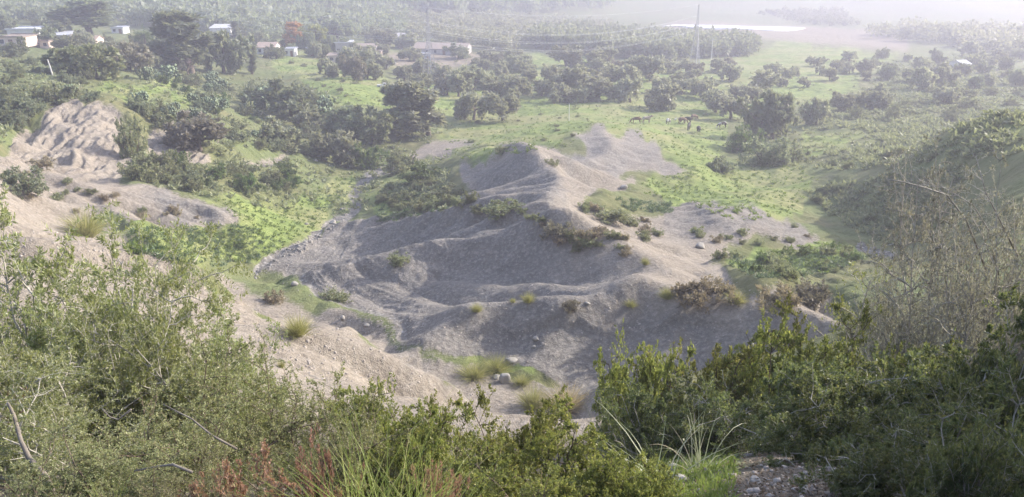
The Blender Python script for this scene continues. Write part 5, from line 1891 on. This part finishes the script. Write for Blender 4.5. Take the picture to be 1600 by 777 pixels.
# the pale long branch of the thorny bush that reaches out to the left, and thick branches at the bottom left
def branch(label, pts, r0, r1, mat=M_BARKG, twigs=0, seed=1, leaf=None, name='branch'):
    P = np.array([at(*q) for q in pts])
    b = MB().tube(P, list(np.linspace(r0, r1, len(P))), 7)
    o = b.build(name, mat, None, True)
    tag(o, label, 'branch')
    if twigs:
        r = np.random.default_rng(seed)
        tw = sprout(r, P[None], twigs, .15, .75, .1, .22, 4, .2)
        t2 = sprout(r, tw, 3, .2, .7, .1, .5, 3, .25)
        me_ = mesh_np('twigs', *cat(tubes(tw, r1 * .9, r1 * .4, 4), tubes(t2, r1 * .5, r1 * .3, 3)), mats=[mat])
        link(bpy.data.objects.new('twigs', me_), o)
        if leaf:
            lv = cat(leaves_on(r, t2, 6, .026, .012, .1, .1), leaves_on(r, tw, 7, .026, .012, .2, .1))
            link(bpy.data.objects.new('leaves', mesh_np('leaves', *lv, mats=[leaf])), o)


branch('long pale thorny branch reaching left in front of the shaded hill', [(1540, 420, 10.5), (1510, 345, 10.4), (1480, 305, 10.3), (1440, 292, 10.2), (1410, 284, 10.1), (1385, 280, 10.0)], .016, .005, M_BARKG, 16, 2, M_THORN)
branch('upright pale thorny branch at the top right edge', [(1590, 400, 10.6), (1560, 340, 10.5), (1540, 300, 10.5), (1525, 245, 10.5)], .016, .005, M_BARKG, 16, 3, M_THORN)
branch('second pale branch crossing the top of the thorny bush', [(1560, 430, 10.0), (1545, 360, 10.0), (1520, 320, 10.0), (1470, 290, 9.9)], .014, .004, M_BARKG, 14, 4, M_THORN)
branch('thick pale bare branch curving up in the bottom left corner', [(95, 800, 3.6), (72, 745, 3.7), (45, 715, 3.75), (33, 690, 3.8), (22, 650, 3.9), (12, 630, 3.9)], .018, .008, M_BARKM, 0, 5)
branch('thin bare curved twig across the fine-leaved bush', [(370, 702, 3.9), (330, 680, 3.95), (300, 655, 4.0), (255, 632, 4.0)], .008, .003, M_BARKM, 0, 6)
branch('forked pale twig in the tangled bush at left', [(205, 640, 3.9), (185, 656, 3.9), (172, 652, 3.9), (160, 640, 3.9)], .006, .003, M_BARKM, 0, 7)
branch('low bare branch lying above the red shrub', [(300, 738, 3.3), (270, 726, 3.35), (240, 730, 3.4), (210, 736, 3.4)], .008, .004, M_BARKM, 0, 8)

# long grass in front
GL = [tuft_mesh(31 + i, 95, 1.0, .30, .011, M_FRESH, -.16) for i in range(2)]
for i, (px, Y, top, w, label) in enumerate(((590, 3.15, 648, 180, 'long bright green grass at the bottom centre, tallest clump'), (530, 3.0, 680, 160, 'long bright grass clump left of the tallest one'), (660, 3.0, 690, 150, 'long bright grass clump right of the tallest one'),
                                             (1010, 4.6, 700, 80, 'short green grass beside the small leafy bush'), (630, 690, 0, 0, ''), (160, 3.3, 735, 60, 'few green blades in the bottom left corner'), (348, 3.6, 690, 30, 'few upright green blades beside the red shrub'))):
    if not label:
        continue
    t = at(px, top, Y)
    g = ground(t[0], Y)
    o = link(bpy.data.objects.new('long_grass', GL[i % 2]))
    o.location, o.rotation_euler = (t[0], Y, g), (0, 0, i * 1.3)
    kx = w * mpp(t) / .75
    o.scale = (kx, kx, (t[2] - g) / .92)
    tag(o, label, 'grass clump')
# pale stalks on the soil to the right
SL = tuft_mesh(41, 26, 1.0, .45, .016, blades('pale green stalks', (.30, .34, .20), (.42, .42, .28), (.50, .44, .32)), -.22)
for px, Y, top, w, label, rz in ((1105, 6.2, 608, 110, 'tall pale green stalks standing before the shaded bush', 0), (1040, 5.6, 690, 200, 'drooping straw stalks over the soil right of the leafy bush', 1.2), (735, 5.2, 600, 26, 'dry brown seed stalk over the centre bushes', 2), (938, 9.6, 575, 40, 'dry curled straw at the left end of the right thicket', 2.4)):
    t = at(px, top, Y)
    g = ground(t[0], Y)
    o = link(bpy.data.objects.new('stalks', SL))
    o.location, o.rotation_euler = (t[0], Y, g), (0, 0, rz)
    kx = w * mpp(t) / 1.0
    o.scale = (kx, kx, (t[2] - g) / .9)
    tag(o, label, 'stalks')
# stones, litter and turf on the soil to the right
STN = [('white stone on the soil at the bottom centre right', 1052, 735, 22, 12, 21), ('second pale stone just below the white stone', 1064, 749, 26, 9, 22), ('grey stone on the soil near the right bushes', 1282, 728, 26, 16, 23), ('grey stone at the left end of the soil patch', 1180, 752, 18, 10, 24)]
for label, px, py, w, h, sd in STN:
    y0 = hit(px, py, 3.0)
    _h = hit
    hit = lambda a, b, c=0, _p=y0: _p
    stone(label, px, py, w, h, sd)
    hit = _h


def soil_points(n, poly, seed):
    r = np.random.default_rng(seed)
    xs, ys = [p[0] for p in poly], [p[1] for p in poly]
    P = []
    while len(P) < n:
        px, py = r.uniform(min(xs), max(xs)), r.uniform(min(ys), max(ys))
        if inside(poly, px, py):
            P.append(tuple(hit(px, py, 2.0)))
    return np.array(P), r


SOIL = [(980, 690), (1200, 660), (1330, 690), (1400, 790), (1000, 800)]
P, r = soil_points(2600, SOIL, 9)
d = unit(r.normal(0, 1, P.shape) * [1, 1, .35])
v, q = leaf_quads(r, P + [0, 0, .012], d, .035, .016, .8)
tag(link(bpy.data.objects.new('leaf_litter', mesh_np('leaf_litter', v, q, mats=[foliage('fallen leaves', (.10, .07, .045), (.26, .20, .14), (.36, .31, .24), .8, .1)]))), 'dead leaves and bits littering the soil at lower right', kind='stuff')
P, r = soil_points(1500, SOIL, 10)
P = P[(P[:, 0] / P[:, 1] < .33)]
par = np.repeat(np.arange(len(P)), 7)
b0 = P[par] + r.normal(0, .02, (len(par), 3)) * [1, 1, 0]
v, q = leaf_quads(r, b0, unit(r.normal(0, .5, b0.shape) + [0, 0, 1]), .07, .012)
tag(link(bpy.data.objects.new('turf', mesh_np('turf', v, q, mats=[M_GRASSB]))), 'short green turf on the soil at lower right', kind='stuff')
P, r = soil_points(700, SOIL, 12)
P2, r2 = soil_points(250, [(850, 640), (930, 610), (960, 660), (900, 690)], 13)
P = np.concatenate([P, P2])
o8 = np.array([(-1, -1, -1), (1, -1, -1), (1, 1, -1), (-1, 1, -1), (-.7, -.7, .8), (.7, -.7, .8), (.7, .7, .8), (-.7, .7, .8)], float)
sz = .006 + .022 * r.random(len(P)) ** 3
v = (o8[None] * (1 + r.normal(0, .25, (len(P), 8, 3))) * sz[:, None, None] + P[:, None]).reshape(-1, 3)
f = np.array([(0, 1, 5, 4), (1, 2, 6, 5), (2, 3, 7, 6), (3, 0, 4, 7), (4, 5, 6, 7)])
tag(link(bpy.data.objects.new('gravel', mesh_np('gravel', v, (f[None] + np.arange(len(P))[:, None, None] * 8).reshape(-1, 4), mats=[M_PEB]))), 'small stones scattered on the soil at lower right', kind='stuff')

# ------------------------------------------------------------------ the hazy air
def haze_box():
    zt = max(8.0, float(ZZ.max()) + 6)
    zb = float(ZZ.min()) - 3
    m = MB().box(((0), 1600, (zt + zb) / 2), (11000, 3900, zt - zb))
    w = NT('hazy air')
    v = w.n('ShaderNodeVolumePrincipled')
    v.inputs['Color'].default_value = (*HAZE_COLOR, 1)
    v.inputs['Density'].default_value = HAZE_DENSITY
    v.inputs['Anisotropy'].default_value = HAZE_ANISO
    w.t.links.new(v.outputs[0], w.out.inputs['Volume'])
    o = m.build('haze', w.m)
    tag(o, 'pale sunlit haze hanging in the valley air', kind='stuff')


haze_box()
